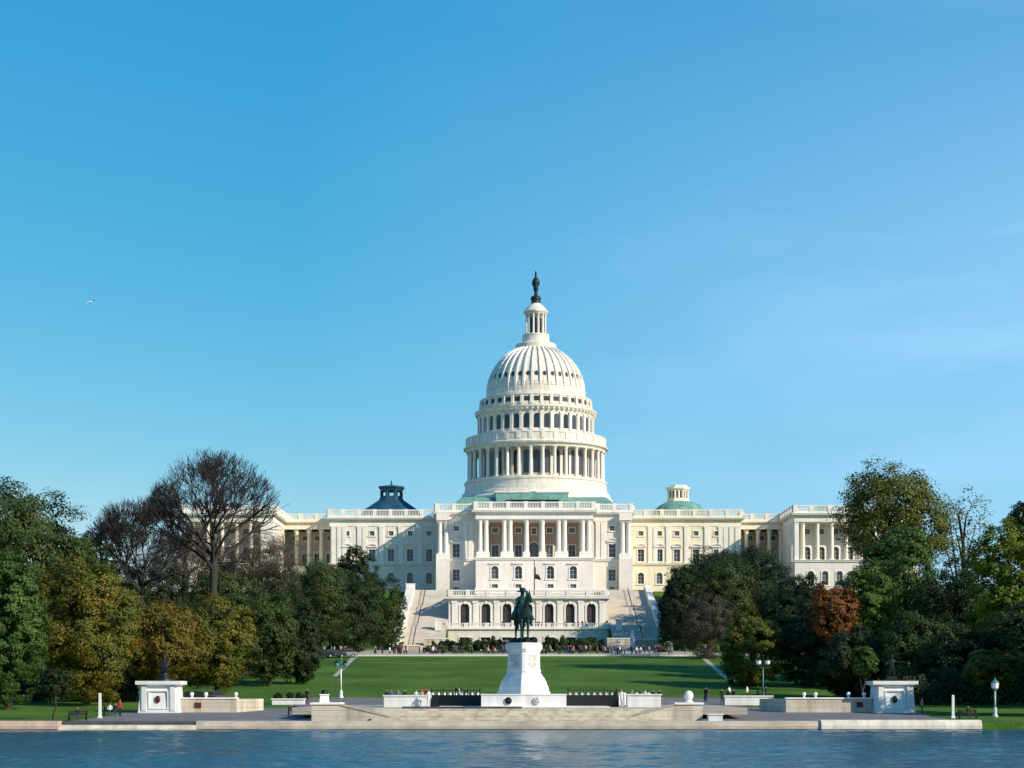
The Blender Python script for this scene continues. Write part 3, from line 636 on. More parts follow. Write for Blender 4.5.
# statue on the lantern
fs_ = put('statue', skinned('statue', [(0,0,0,.50),(0,0,1.2,.52),(0,0,2.6,.80),(0,0,3.9,1.0),(0,0,5.0,.72),(0,0,5.55,.26),(0,-.02,6.0,.36),(0,.05,6.7,.30),(0,.12,7.3,.10),
      (-.75,-.1,4.6,.24),(-.95,-.2,3.6,.19),(-.9,-.35,2.8,.14),(.75,-.1,4.6,.24),(.98,-.2,3.7,.2),(.85,-.4,3.1,.14)],
      [(0,1),(1,2),(2,3),(3,4),(4,5),(5,6),(6,7),(7,8),(4,9),(9,10),(10,11),(4,12),(12,13),(13,14)], [M['bronzefreedom']], 1, 2), cap, (DX-CX, DY-520, zd(296.5)-ZB))
mb = MB(); mb.lathe([(5.0,zd(304.2)) if False else (1.3,zd(304.2)),(1.5,zd(303)),(1.2,zd(302)),(1.45,zd(300)),(1.5,zd(298)),(1.2,zd(296.6)),(.8,zd(295.8))], 16, DX, DY); build('globe_pedestal', mb, M['bronzefreedom'], cap, smooth=True)

# ------------------------------------------------------------------ terrace arcade and stairs
ax, AY = 3.9, 455
arc_t = thing('terrace_arcade', (ax, AY, 13.7), 'white two storey arcaded terrace with round arches and balconies below the building', 'terrace')
a0, a1 = ax-19.3, ax+19.3
xs = [ax+5.12*(i-3) for i in range(7)]
zfl = 18.5
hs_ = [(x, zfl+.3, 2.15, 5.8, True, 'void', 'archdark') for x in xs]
block(arc_t, a0, a1, AY, 491, zfl-.01, 25.4, hs_, M['wall'])
mb = MB()
for x in xs:
    a1_ = arc(2.15, 5.8); a2_ = arc(3.1, 6.3)
    for i in range(8): mb.prism([(x+p, zfl+.3+q) for p, q in (a1_[i], a2_[i], a2_[i+1], a1_[i+1])], AY-.16, AY-.003)
    mb.box(x-1.5, x-1.09, AY-.15, AY-.003, zfl+.3, zfl+5.0); mb.box(x+1.09, x+1.5, AY-.15, AY-.003, zfl+.3, zfl+5.0)
    mb.box(x-.25, x+.25, AY-.3, AY-.17, zfl+5.9, zfl+6.7)
for i in range(8):
    x = ax+5.12*(i-3.5); mb.box(x-.55, x+.55, AY-.25, AY-.003, zfl, 25.38); mb.box(x-.7, x+.7, AY-.34, AY-.255, 24.7, 25.3)
build('arch_surrounds', mb, M['paint'], arc_t)
mb = MB(); mb.box(a0-.3, a1+.3, AY-.4, 490.8, 25.4, 25.75); mb.box(a0-.7, a1+.7, AY-.9, 490.7, 25.75, 26.1); mb.box(a0-.2, a1+.2, AY-.2, 490.6, 26.1, 26.2); build('cornice', mb, M['paint'], arc_t)
balustrade(arc_t, [(a0-.2, 489), (a0-.2, AY-.4), (a1+.2, AY-.4), (a1+.2, 489)], 26.2, 1.6, M['paint'], ped=5.12)
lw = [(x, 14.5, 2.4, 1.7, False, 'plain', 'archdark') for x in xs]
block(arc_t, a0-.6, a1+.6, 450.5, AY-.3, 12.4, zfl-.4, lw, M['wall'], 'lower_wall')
mb = MB(); mb.box(a0-1, a1+1, 450.1, AY+.5, zfl-.4, zfl-.02); build('balcony_floor', mb, M['paint'], arc_t)
balustrade(arc_t, [(a0-.6, AY-.5), (a0-.6, 450.6), (a1+.6, 450.6), (a1+.6, AY-.5)], zfl-.02, 1.15, M['paint'], ped=5.12, bal=.36)
def staircase(x0, x1, label, outer):
    t = thing('staircase', ((x0+x1)/2, 425, 12.6), label, 'staircase', 'stone stairs beside the arcade')
    mb = MB(); n = 110; y0, y1, z0, z1 = 425.0, 490.0, 12.9, 29.7
    y = y0; z = z0; k = 0
    land = {36, 73}; run = (y1-y0-2*5)/n; rise = (z1-z0)/n
    prof_ = [(y0, z0)]
    for i in range(n):
        z += rise; prof_.append((y, z)); y += run + (5 if i in land else 0); prof_.append((y, z))
    for i in range(len(prof_)-1):
        (ya, za), (yb, zb) = prof_[i], prof_[i+1]
        mb.add([(x0,ya,za),(x1,ya,za),(x1,yb,zb),(x0,yb,zb)], [(0,1,2,3)])
    mb.add([(x0,y0,z0-1.5),(x1,y0,z0-1.5),(x1,y0,z0),(x0,y0,z0)], [(0,1,2,3)])
    me = bpy.data.meshes.new('steps'); me.from_pydata(mb.v, [], mb.f); me.materials.append(M['step']); put('steps', me, t)
    # sloping side wall on the outer side
    xo0, xo1 = (x0-2.0, x0) if outer < 0 else (x1, x1+1.6)
    mb = MB(); ys_ = [y0-1.5] + [p[0] for p in prof_[::20]] + [y1+1]
    P = [(yy, float(np.interp(yy, [p[0] for p in prof_], [p[1] for p in prof_]))+1.35) for yy in ys_]
    mb.prismx([(P[0][0], 11)] + P + [(P[-1][0], 20)], xo0, xo1)
    build('side_wall', mb, M['paint'], t)
    for q in (0, 3, 6):
        mb = MB(); yy = y0-1.0+q*10.8; zz = float(np.interp(yy, [p[0] for p in P], [p[1] for p in P]))
        mb.box(xo0-.15, xo1+.15, yy-.9, yy+.9, zz-2.5, zz+.45); mb.box(xo0-.25, xo1+.25, yy-1.0, yy+1.0, zz+.45, zz+.6)
        build('pier', mb, M['paint'], t)
    mb = MB(); xm = x1-7.2 if outer < 0 else x0+7.0
    for i in range(0, len(prof_)-1, 6):
        ya, za = prof_[i]; mb.tube((xm, ya, za), (xm, ya, za+1.0), .05, .05, 4)
        if i+6 < len(prof_): yb, zb = prof_[i+6]; mb.tube((xm, ya, za+1.0), (xm, yb, zb+1.0), .06, .06, 4)
    build('handrail', mb, M['iron'], t)
    return t
staircase(-25.5, a0-.02, 'broad sunlit stone stairs climbing left of the arcade, pale side wall along their left', -1)
staircase(a1+.02, 34.6, 'broad stone stairs climbing right of the arcade, mostly in blue shade', 1)
# low garden walls and piers at the foot of the stairs
def lowwall(name, x0, x1, y0, y1, z0, z1, m, label, cap_=.12, cat='wall', group=None, mc=None):
    t = thing(name, ((x0+x1)/2, (y0+y1)/2, z0), label, cat, group)
    mb = MB(); mb.box(x0, x1, y0, y1, z0-.3, z1-cap_); build('wall_body', mb, m, t)
    mb = MB(); mb.box(x0-.1, x1+.1, y0-.1, y1+.1, z1-cap_, z1); build('coping', mb, mc or m, t); return t
for (xa, xb, s, lab, lab2) in ((424, 449, -1, 'pale garden wall at the foot of the left stairs next to the arcade', 'square white pier between the left stairs and the arcade'),
                         (607, 632, 1, 'pale garden wall at the foot of the right stairs next to the arcade', 'square white pier between the right stairs and the arcade')):
    lowwall('garden_wall', W(xa,428), W(xb,428), 427, 428.2, 12.4, 15.4, M['lime'], lab, .2, mc=M['paint'])
    xp = W(438 if s < 0 else 619, 440)
    lowwall('gate_pier', xp-.7, xp+.7, 439.5, 441, 13.1, 20.2, M['paint'], lab2, .3, cat='pier')
    t = thing('balustrade_wall', (W(444 if s < 0 else 612, 444), 444, 13.3), 'short white balustrade beside the pier %s of the arcade' % ('left' if s < 0 else 'right'), 'balustrade')
    x_a, x_b = (xp+.8, a0-1.2) if s < 0 else (a1+1.2, xp-.8)
    balustrade(t, [(x_a, 443.5), (x_b, 443.5)], 17.2, 1.3, M['paint'], ped=3); mb = MB(); mb.box(x_a, x_b, 443.1, 444, 13, 17.2); build('wall_body', mb, M['wall'], t)
lowwall('retaining_wall', W(634,420), W(664,420), 420, 420.8, 12.2, 15.0, M['rosy'], 'low pinkish wall at the foot of the shaded right stairs', .2, mc=M['paint'])
lowwall('retaining_wall', W(392,420), W(420,420), 420, 420.8, 12.2, 13.6, M['rosy'], 'low pinkish wall at the foot of the sunlit left stairs', .2, mc=M['paint'])
t = thing('gate_post', (W(632.5,410), 410, 12.2), 'tapering white stone post at the foot of the right stairs', 'post')
mb = MB(); mb.frus(W(632.5,410), 410, 12, 15.9, .62, .62, .42, .42); build('shaft', mb, M['paint'], t); mb = MB(); mb.ball((W(632.5,410), 410, 16.2), .42); build('finial', mb, M['paint'], t, smooth=True)
lowwall('lawn_edging', -29.4, 34.8, 344.4, 345.0, 9.75, 10.15, M['paint'], 'long thin white stone edging along the top of the lawn', .1, cat='kerb')
# flag on the terrace
fx = W(534.3, 470)
t = thing('flagpole', (fx, 470, 26.2), 'dark flagpole with a limp white and navy flag on the arcade roof', 'flagpole')
mb = MB(); mb.tube((fx,470,26.2),(fx,470,36.3),.17,.10,8); mb.box(fx-.5,fx+.5,469.5,470.5,26.2,26.8); build('pole', mb, M['iron'], t); mb = MB(); mb.ball((fx,470,36.4),.2); build('finial', mb, M['flagwhite'], t, smooth=True)
mb = MB(); nx, nz_ = 8, 10
vs_ = []
for j in range(nz_+1):
    v = j/nz_
    for i in range(nx+1):
        u = i/nx; wdt = .5+1.1*v; vs_.append((fx+.15+u*wdt, 470+.28*math.sin(u*9+v*2), 34.6 - v*3.2 - u*u*.9*(1-v*.5)))
mb.v = vs_
for j in range(nz_):
    for i in range(nx):
        mb.f.append((j*(nx+1)+i, j*(nx+1)+i+1, (j+1)*(nx+1)+i+1, (j+1)*(nx+1)+i)); mb.m.append(1 if j > 5 else 0)
build('flag', mb, [M['flagwhite'], M['flagdark']], t)

# ------------------------------------------------------------------ memorial in front
def memorial():
    D = 180.0; gx = W(524, D)
    t = thing('equestrian_monument', (gx, D, 1.9), 'green bronze rider on horseback on a tall white marble pedestal in the centre', 'monument')
    mb = MB()                                       # steps and podium
    mb.box(gx-8.2, gx+8.2, D-1.4, D+6, .8, 1.95); mb.box(gx-4.35, gx+4.35, D-1.8, D+8, 1.0, 1.952)
    build('podium', mb, M['marble'], t)
    mb = MB(); mb.box(W(481.5,D), W(566,D), D-1.1, D+6.5, 1.95, 3.02); mb.box(W(481.5,D)-.06, W(566,D)+.06, D-1.16, D+6.56, 3.02, 3.15); build('plinth', mb, M['marbleplain'], t)
    # stepped, chamfered body: octagonal plan with long front
    def octo(mb, z0, z1, a, b, cy, ch0=.16, k=1.0):
        def ring(s): c = ch0*s; return [(-c, -s+c), (c, -s+c), (s-c, -c), (s-c, c), (c, s-c), (-c, s-c), (-s+c, c), (-s+c, -c)]
        r0 = ring(a); r1 = ring(a*k)
        mb.add([(gx+x, cy+y, z0) for x, y in r0]+[(gx+x, cy+y, z1) for x, y in r1], [tuple(range(7,-1,-1)), tuple(range(8,16))]+[(i,(i+1)%8,(i+1)%8+8,i+8) for i in range(8)])
    cy = D+2.4
    mb = MB()
    H = [(3.15,3.36,2.88,1),(3.36,3.85,2.76,.97),(3.85,4.0,2.62,1),(4.0,4.4,2.55,.955),(4.4,4.75,2.38,.93),(4.75,5.05,2.16,.90),(5.05,5.3,1.92,.93)]
    for z0, z1, a, k in H: octo(mb, z0, z1, a, a, cy, .11, k)
    build('stepped_base', mb, M['marbleplain'], t)
    mb = MB(); octo(mb, 5.3, 7.25, 1.76, 1.9, cy, .10, .98); octo(mb, 5.3, 5.5, 1.86, 2.02, cy, .10); build('pedestal', mb, M['marbleplain'], t)
    mb = MB(); octo(mb, 7.25, 7.5, 1.8, 2.0, cy, .10, 1.07); octo(mb, 7.5, 7.95, 1.98, 2.2, cy, .09); octo(mb, 7.95, 8.12, 1.86, 2.05, cy, .09); build('cornice', mb, M['marbleplain'], t)
    a_ = 1.745; c_ = .10*a_
    for sg in (-1, 1):
        p = Vector((gx+sg*c_, cy-a_+c_, 0)); q = Vector((gx+sg*(a_-c_), cy-c_, 0)); d = (q-p).normalized(); L_ = (q-p).length; n_ = Vector((d.y*sg, -d.x*sg, 0))*.05
        for nm_, u0, u1, z0_, z1_, k_, mt_ in (('relief_panel', .18, .82, 5.7, 6.95, .6, 'relief'), ('panel_frame', .12, .88, 5.6, 7.05, .25, 'marbleplain')):
            mb = MB(); A = p+d*L_*u0; B = p+d*L_*u1; o1 = n_*k_*1.6
            mb.add([(v.x+o.x, v.y+o.y, z) for z in (z0_, z1_) for v, o in ((A, o1), (B, o1), (B, -n_*3), (A, -n_*3))], [(0,3,2,1),(4,5,6,7),(0,1,5,4),(1,2,6,5),(2,3,7,6),(3,0,4,7)])
            build(nm_, mb, M[mt_], t)
    for xx, mm_ in ((W(508.5,D), 'darkbronze'), (W(536.5,D), 'relief')):
        mb = MB(); 
        for i in range(12):
            a = 2*math.pi*i/12; b = a+math.pi/6; mb.tube((xx+.24*math.cos(a), D-1.2, 2.5+.28*math.sin(a)), (xx+.24*math.cos(b), D-1.2, 2.5+.28*math.sin(b)), .1, .1, 5)
        mb.ball((xx, D-1.2, 2.5), .16, 8, 6); build('wreath', mb, M[mm_], t)
    # rock base of the bronze
    mb = MB(); octo(mb, 8.12, 8.36, 1.7, 1.9, cy, .2, .93)
    rr_ = random.Random(3)
    for k in range(22):
        a = rr_.uniform(0, 6.28); q = rr_.uniform(.3, 1.15); mb.ball((gx+q*math.cos(a), cy+q*math.sin(a)*.9, 8.38), rr_.uniform(.18,.42), 7, 5, .8); build('bronze_base', mb, M['bronze'], t)
    # horse, life and a half, facing the camera and turned to the right; own axis +x = forward
    s = 1.92
    P = []; E = []
    def v(x, y, z, r, link=None):
        P.append((x*s, y*s, z*s, (r if isinstance(r, tuple) else (r, r)))); i = len(P)-1
        P[i] = (P[i][0], P[i][1], P[i][2], (P[i][3][0]*s, P[i][3][1]*s))
        if link is not None: E.append((link, i))
        return i
    b0 = v(0,0,1.32,(.36,.36)); b1 = v(-.50,0,1.36,(.36,.35),b0); b2 = v(-.82,0,1.34,(.28,.28),b1); b3 = v(.45,0,1.32,(.36,.37),b0); b4 = v(.72,0,1.45,(.28,.33),b3)
    n1 = v(1.02,.02,1.75,(.15,.22),b4); n2 = v(1.2,.05,2.08,(.12,.17),n1); h0 = v(1.32,.08,2.22,(.12,.13),n2); h1 = v(1.52,.14,2.04,(.10,.12),h0); h2 = v(1.68,.20,1.82,(.075,.085),h1)
    for sy in (-1, 1):
        e = v(1.27, .08+sy*.08, 2.38, .03, h0); v(1.26, .08+sy*.09, 2.48, .012, e)
        k = v(.66, sy*.17, 1.05, .13, b3); k = v(.72+.0*sy, sy*.17, .66, .075, k); k = v(.70, sy*.17, .36, .055, k); k = v(.72, sy*.17, .12, .05, k); v(.80, sy*.17, .03, .065, k)
        k = v(-.84, sy*.18, 1.02, .17, b2); k = v(-.72, sy*.18, .78, .09, k); k = v(-.96, sy*.18, .50, .065, k); k = v(-.92, sy*.18, .16, .05, k); v(-.84, sy*.18, .03, .065, k)
    tl = v(-1.16,0,1.36,.07,b2); tl = v(-1.32,0,1.0,.09,tl); v(-1.34,0,.55,.04,tl)
    horse = skinned('horse', P, E, [M['bronze']], 2, 0)
    ho = put('horse', horse, t, (-.15, 2.2, 8.36-1.9+.02)); ho.rotation_euler.z = R(-81)
    # rider with cloak, hat
    P.clear(); E.clear()
    q = v(0,0,1.62,(.19,.17)); c = v(0,0,1.85,(.18,.15),q); sh = v(.02,0,2.10,(.22,.15),c); nk = v(.04,0,2.26,.075,sh); hd = v(.06,0,2.38,.115,nk); v(.05,0,2.47,.105,hd)
    for sy in (-1, 1):
        a = v(.0, sy*.25, 2.08, .09, sh); a = v(.04, sy*.33, 1.86, .075, a); v(.30, sy*.16, 1.72, .055, a)
        a = v(.12, sy*.24, 1.52, .12, q); a = v(.32, sy*.38, 1.30, .10, a); a = v(.24, sy*.40, .98, .075, a); a = v(.22, sy*.41, .78, .06, a); v(.36, sy*.42, .74, .05, a)
    rider = skinned('rider', P, E, [M['bronze']], 2, 0)
    ro = put('rider', rider, t, (-.15, 2.2, 8.36-1.9+.02)); ro.rotation_euler.z = R(-82)
    mb = MB(); mb.lathe([(.36*s*.8,0),(.37*s*.8,.04*s),(.17*s,.05*s),(.15*s,.2*s),(.05*s,.22*s)], 16, .06*s, 0); hat = put('hat', mb.mesh('hat', M['bronze'], True), ro, (0, 0, 2.44*s))
    mb = MB(); mb.lathe([(.62*s,1.02*s),(.50*s,1.35*s),(.34*s,1.7*s),(.27*s,2.0*s),(.22*s,2.16*s),(.12*s,2.24*s)], 20, -.12*s, 0); ck = put('cloak', mb.mesh('cloak', M['bronze'], True), ro, (0,0,0)); ck.scale = (.85,1.05,1)
    mb = MB(); mb.box(-.42*s, .30*s, -.36*s, .36*s, 1.10*s, 1.52*s); 
    mb = MB(); mb.lathe([(.40*s,1.15*s),(.38*s,1.45*s),(.28*s,1.6*s)], 16, 0, 0); put('saddle_cloth', mb.mesh('saddle_cloth', M['bronze'], True), ho, (0,0,0))
    return t
memorial()
# platform with broad front steps, flanking sloped ramps
pt = thing('platform_steps', (W(522,174), 174, .7), 'broad beige stone steps in front of the central monument', 'steps')
mb = MB()
px0, px1 = W(372,172), W(668,172)
for i in range(6): mb.box(px0-i*0.0, px1, 170.4+i*.72, 186, .62+i*.195-.0, .62+(i+1)*.195)
build('step_flight', mb, M['lime'], pt)
mb = MB(); mb.box(px0-8, px1+8, 177.6, 209, 1.2, 1.86); build('upper_platform', mb, M['paving'], pt)
mb = MB(); mb.box(W(522,175)-11.2, W(522,175)-.0, 174.8, 177.4, 1.8, 1.97); build('step_shade_strip', mb, M['darkwall'], pt)  # dark strip standing in for the shade line on the left top steps
for s, xa, xb, lab in ((-1, 311.5, 339, 'beige stone block with a long sloping ramp wall, left of the central steps'), (1, 702.5, 676, 'beige stone block with a long sloping ramp wall, right of the central steps')):
    D = 171.5; X0, X1, X2 = W(xa, D), W(xb, D), W(402 if s < 0 else 618, D)
    t = thing('ramp_wall', ((X0+X1)/2, D, .7), lab, 'wall', 'ramp walls flanking the central steps')
    mb = MB(); mb.box(min(X0,X1), max(X0,X1), D, D+4.2, .5, 2.2); build('end_block', mb, M['lime'], t)
    mb = MB(); mb.box(min(X0,X1)-.12, max(X0,X1)+.12, D-.12, D+4.3, 2.2, 2.38); build('coping', mb, M['paint'], t)
    mb = MB(); mb.prism([(X1,.5),(X2,.5),(X2,.78),(X1,2.15)], D+.02, D+1.1); build('sloping_wall', mb, M['lime'], t)
    mb = MB(); mb.prism([(X1,2.152),(X2,.782),(X2,.9),(X1,2.3)], D-.06, D+1.2); build('sloping_coping', mb, M['coping'], t)
# finials on the end blocks
t = thing('stone_post', (W(324,173), 173.4, 2.38), 'squat white stone post with a dark round cap on the left end block', 'post')
mb = MB(); x = W(324,173); mb.frus(x, 173.4, 2.38, 3.05, .42, .42, .34, .34); mb.box(x-.42,x+.42,172.98,173.82,3.05,3.15); build('post_body', mb, M['paint'], t); mb = MB(); mb.ball((x,173.4,3.3),.34,12,8,.8); build('cap', mb, M['darkbronze'], t, smooth=True)
t = thing('ball_finial', (W(689,173), 173.4, 2.38), 'round white stone ball finial on the right end block, dark on its left', 'finial')
x = W(689,173); mb = MB(); mb.lathe([(.42,2.38),(.42,2.5),(.28,2.56),(.3,2.62)],16,x,173.4); mb.ball((x,173.4,3.0),.44,16,10,1.1); build('ball', mb, M['marbleplain'], t, smooth=True)
# white block walls either side
for xa, xb, D, ya, yb, lab, m in (
    (384, 429.5, 182, 695, 707.5, 'bright white block wall left of the black fence with people behind it', 'marble'),
    (627.5, 661, 182, 694, 706, 'pale block wall right of the black fence', 'marble'),
    (272, 304, 214, 698.5, 705.5, 'small white planter wall standing on the grass far left of the steps', 'marble'),
    (725, 773, 212, 695.5, 705.5, 'low wall in blue shade right of the forecourt with figures behind', 'marble')):
    z0 = T(0, D) if D > 200 else 1.86
    lowwall('block_wall', W(xa,D), W(xb,D), D, D+1.3, z0, Zp(ya,D), M[m], lab, .14)
lowwall('block_wall', W(708,170.5), W(722,170.5), 170, 171.4, .66, 1.35, M['marble'], 'small bright block at the foot of the right ramp wall', .1)
# black fences
def fence(xa, xb, lab):
    D = 186.0; x0, x1 = W(xa, D), W(xb, D)
    t = thing('iron_fence', ((x0+x1)/2, D, 1.86), lab, 'fence', 'black fences beside the monument')
    mb = MB(); mb.box(x0, x1, D, D+.15, 1.86, Zp(695, D)); build('base_panel', mb, M['iron'], t)
    mb = MB(); x = x0+.15; zt = Zp(689, D); i = 0
    while x < x1:
        r = .07 if i % 4 == 0 else .045
        mb.tube((x, D+.07, 2.9), (x, D+.07, zt+(.12 if i % 4 == 0 else 0)), r, r*.8, 4); x += .30; i += 1
    build('pickets', mb, M['iron'], t)
    mb = MB(); mb.box(x0, x1, D+.05, D+.1, zt-.18, zt-.12); build('rail', mb, M['iron'], t)
fence(429.8, 481, 'black iron picket fence with dark base panel left of the monument'); fence(566.5, 619, 'black iron picket fence with dark base panel right of the monument')
# small white bollards behind the fences
ORD0 = 'First Second Third Fourth Fifth Sixth Seventh Eighth Ninth Tenth Eleventh Twelfth Thirteenth Fourteenth Fifteenth'.split()
bm0 = MB(); bm0.lathe([(.16,0),(.16,.75),(.2,.8),(.12,.95)], 8); bmesh_ = bm0.mesh('bollard', M['paint'])
for i in range(15):
    for k, (xa, xb, side) in enumerate(((433, 478, 'left'), (570, 655, 'right'))):
        n = 9 if k == 0 else 15
        if i >= n: continue
        x = W(xa+(xb-xa)*i/(n-1), 209.5); o = put('bollard', bmesh_, None, (x, 209.5, T(0,209.5)+.03)); o.scale = (1,1,1.6)
        tag(o, '%s small white bollard from the left seen between pickets of the %s black fence' % (ORD0[i], side), 'bollard', 'white bollards behind the %s fence' % side)
# ------------------------------------------------------------------ side pedestals with statues, walls
def side_pedestal(xc, sgn, lab):
    D = 196.0; x = W(xc, D); z0 = T(0, D)-.05
    t = thing('statue_pedestal', (x, D, z0), lab, 'pedestal')
    mb = MB(); mb.frus(x, D+1.6, z0, z0+.25, 2.15, 1.75, 2.15, 1.75); mb.frus(x, D+1.6, z0+.25, z0+2.85, 2.1, 1.7, 1.92, 1.55); build('pedestal_body', mb, M['marbleplain'], t)
    mb = MB(); mb.frus(x, D+1.6, z0+2.85, z0+3.05, 1.98, 1.62, 2.3, 1.95); mb.box(x-2.36, x+2.36, D-.4, D+3.6, z0+3.05, z0+3.42); build('cornice', mb, M['marbleplain'], t)
    mb = MB()
    for (u0, u1, w0, w1) in ((-1.05,-.93,.45,2.45),(.93,1.05,.45,2.45),(-.93,.93,2.33,2.45),(-.93,.93,.45,.57)): mb.box(x+u0, x+u1, D-.16, D+.1, z0+w0, z0+w1)
    mb.box(x-1.75, x-1.25, D-.20, D+.1, z0+.3, z0+2.8); mb.box(x+1.25, x+1.75, D-.20, D+.1, z0+.3, z0+2.8)
    build('panel_moulding', mb, M['marbleplain'], t)
    mb = MB(); n = 16
    for i in range(n):
        a = 2*math.pi*i/n; b = a+2*math.pi/n; mb.tube((x-.05+.2*math.cos(a), D-.14, z0+1.5+.32*math.sin(a)), (x-.05+.2*math.cos(b), D-.14, z0+1.5+.32*math.sin(b)), .08, .08, 5)
    mb.ball((x-.05, D-.08, z0+1.5), .2, 10, 6, 1.4); build('medallion', mb, M['red' if sgn < 0 else 'bronze'], t)
    zt = z0+3.42
    if sgn < 0:   # cloaked figure on a stepped round bronze base
        o = thing('statue', (x+.35, D+1.4, zt), 'small dark cloaked statue on a round stepped base on the left pedestal', 'statue', None)
        mb = MB(); mb.lathe([(.95,0),(.9,.2),(.62,.25),(.6,.5),(.42,.6),(.38,.85)], 20); build('statue_base', mb, M['darkbronze'], o, (0,0,0))
        me = skinned('figure', [(0,0,1.15,(.34,.26)),(0,0,1.55,(.40,.3)),(0,0,1.95,(.36,.26)),(0,0,2.2,.1),(0,0,2.4,.15),(0,0,2.58,.10),(0,0,2.85,.03),(-.34,-.05,1.85,.12),(-.42,-.18,1.5,.1),(.34,-.05,1.85,.12),(.45,-.15,1.55,.1),
             (-.16,0,.95,.15),(-.17,0,.85,.12),(.16,0,.95,.15),(.17,0,.85,.12)],
             [(0,1),(1,2),(2,3),(3,4),(4,5),(5,6),(2,7),(7,8),(2,9),(9,10),(0,11),(11,12),(0,13),(13,14)], [M['darkbronze']], 2, 0)
        put('figure', me, o, (0,0,0)).scale = (1.35,1.35,1)
    else:         # standing figure with arms spread
        o = thing('statue', (x-.05, D+1.4, zt), 'small dark statue of a standing figure with one arm stretched out on the right pedestal', 'statue', None)
        mb = MB(); mb.box(-.9,.9,-.6,.6,0,.16); mb.box(-.5,.5,-.45,.45,.16,.5); build('statue_base', mb, M['darkbronze'], o, (0,0,0))
        me = skinned('figure', [(0,0,1.45,(.2,.16)),(0,0,1.75,(.22,.17)),(0,0,2.1,(.27,.17)),(0,0,2.3,.08),(0,0,2.48,.13),(0,0,2.62,.11),(0,0,2.85,.04),
             (-.32,0,2.08,.09),(-.52,-.05,1.85,.075),(-.62,-.1,1.6,.06),(.32,0,2.08,.09),(.65,-.1,2.0,.075),(1.05,-.15,2.02,.055),(1.18,-.15,2.03,.05),
             (-.15,0,1.2,.12),(-.18,0,.88,.09),(-.2,0,.58,.07),(.15,0,1.2,.12),(.2,.02,.88,.09),(.22,0,.58,.07)],
             [(0,1),(1,2),(2,3),(3,4),(4,5),(5,6),(2,7),(7,8),(8,9),(2,10),(10,11),(11,12),(12,13),(0,14),(14,15),(15,16),(0,17),(17,18),(18,19)], [M['darkbronze']], 2, 0)
        put('figure', me, o, (0,0,0)).scale = (1.2,1.2,1)
    return t
side_pedestal(158.5, -1, 'white marble pedestal with a dark red medallion at the left of the pool')
side_pedestal(895, 1, 'white marble pedestal with a green medallion at the right of the pool, half shaded')
def parapet(xa, xb, lab, turn):
    D = 197.5; x0, x1 = W(xa, D), W(xb, D); z0 = T(0,D)-.1; zt = Zp(697.5, D)
    t = thing('parapet_wall', ((x0+x1)/2, D, z0), lab, 'wall')
    mb = MB(); mb.box(x0, x1, D, D+.9, z0, zt-.15)
    e = x1 if turn > 0 else x0
    mb.add([(e, D, z0), (e+turn*2.2, D+4.5, z0), (e+turn*2.2-.9*turn, D+5.2, z0), (e, D+.9, z0), (e, D, zt-.15), (e+turn*2.2, D+4.5, zt-.15), (e+turn*2.2-.9*turn, D+5.2, zt-.15), (e, D+.9, zt-.15)],
           [(0,1,5,4),(1,2,6,5),(2,3,7,6),(4,5,6,7)])
    build('wall_body', mb, M['lime'], t)
    mb = MB(); mb.box(x0-.05, x1+.05, D-.1, D+1.0, zt-.15, zt); build('coping', mb, M['paint'], t)
    return D, zt
D_, zt_ = parapet(180, 237, 'beige stone parapet wall running right from the left pedestal', 1)
parapet(786, 872, 'beige stone parapet wall running left from the right pedestal', -1)
def small_plaque(xc, yc, lab):
    D = 197.35; x, z = W(xc, D), Zp(yc, D); mb = MB(); mb.box(x-.26, x+.26, D, D+.14, z-.2, z+.2); mb.box(x-.32,x+.32,D+.03,D+.13,z-.26,z+.26)
    tag(build('plaque', mb, M['red']), lab, 'plaque')
small_plaque(198, 705, 'small dark red plaque on the left parapet wall'); small_plaque(860, 704.5, 'small dark red plaque on the right parapet wall')
gl = MB(); gl.lathe([(.14,0),(.1,.12),(.12,.16)],10); gl.mi = 0; glm = gl.mesh('lamp_base', M['paint']); g2 = MB(); g2.ball((0,0,.36),.22); g2m = g2.mesh('globe', M['globe'], True)
gp = None
for xc, lab in ((192,'white globe lamp on the left parapet beside the pedestal'),(206,'white globe lamp midway along the left parapet'),(236,'white globe lamp near the right end of the left parapet'),
                (804,'white globe lamp near the left end of the right parapet'),(815.5,'second white globe lamp from the left on the right parapet'),(848.5,'white globe lamp left of the red plaque on the right parapet'),(864,'white globe lamp beside the right pedestal')):
    loc = (W(xc,198), 198, zt_)
    if gp is None: gp = thing('globe_lamp', loc, lab, 'lamp', 'globe lamps on the parapets'); put('lamp_base', glm, gp, (0,0,0)); put('globe', g2m, gp, (0,0,0))
    else: dup(gp, loc, label=lab)
# ------------------------------------------------------------------ pool edge
def coping(name, xa, xb, y, z, m, lab, rnd=True, mw='coping'):
    x0, x1 = W(xa, 167), W(xb, 167)
    t = thing(name, ((x0+x1)/2, y, 0), lab, 'kerb', 'stone kerbs along the pool edge')
    if rnd: pr_ = [(y, -.5), (y, z*.45), (y+.12, z*.8), (y+.4, z), (y+1.6, z), (y+1.75, z-.25), (y+1.75, -.5)]
    else: pr_ = [(y, -.5), (y, z), (y+2.3, z), (y+2.3, -.5)]
    mb = MB(); mb.prismx(pr_, x0, x1); build('coping', mb, m, t)
    mb = MB(); mb.box(x0, x1, y-.03, y-.005, -.4, .07); build('waterline', mb, M['darkwall'], t)
coping('pool_kerb', -330, 62, 165.4, .78, M['rosy'], 'rosy stone kerb along the pool at the far left')
coping('pool_kerb', 197, 820, 166.4, .72, M['coping'], 'long weathered rounded stone kerb along the middle of the pool')
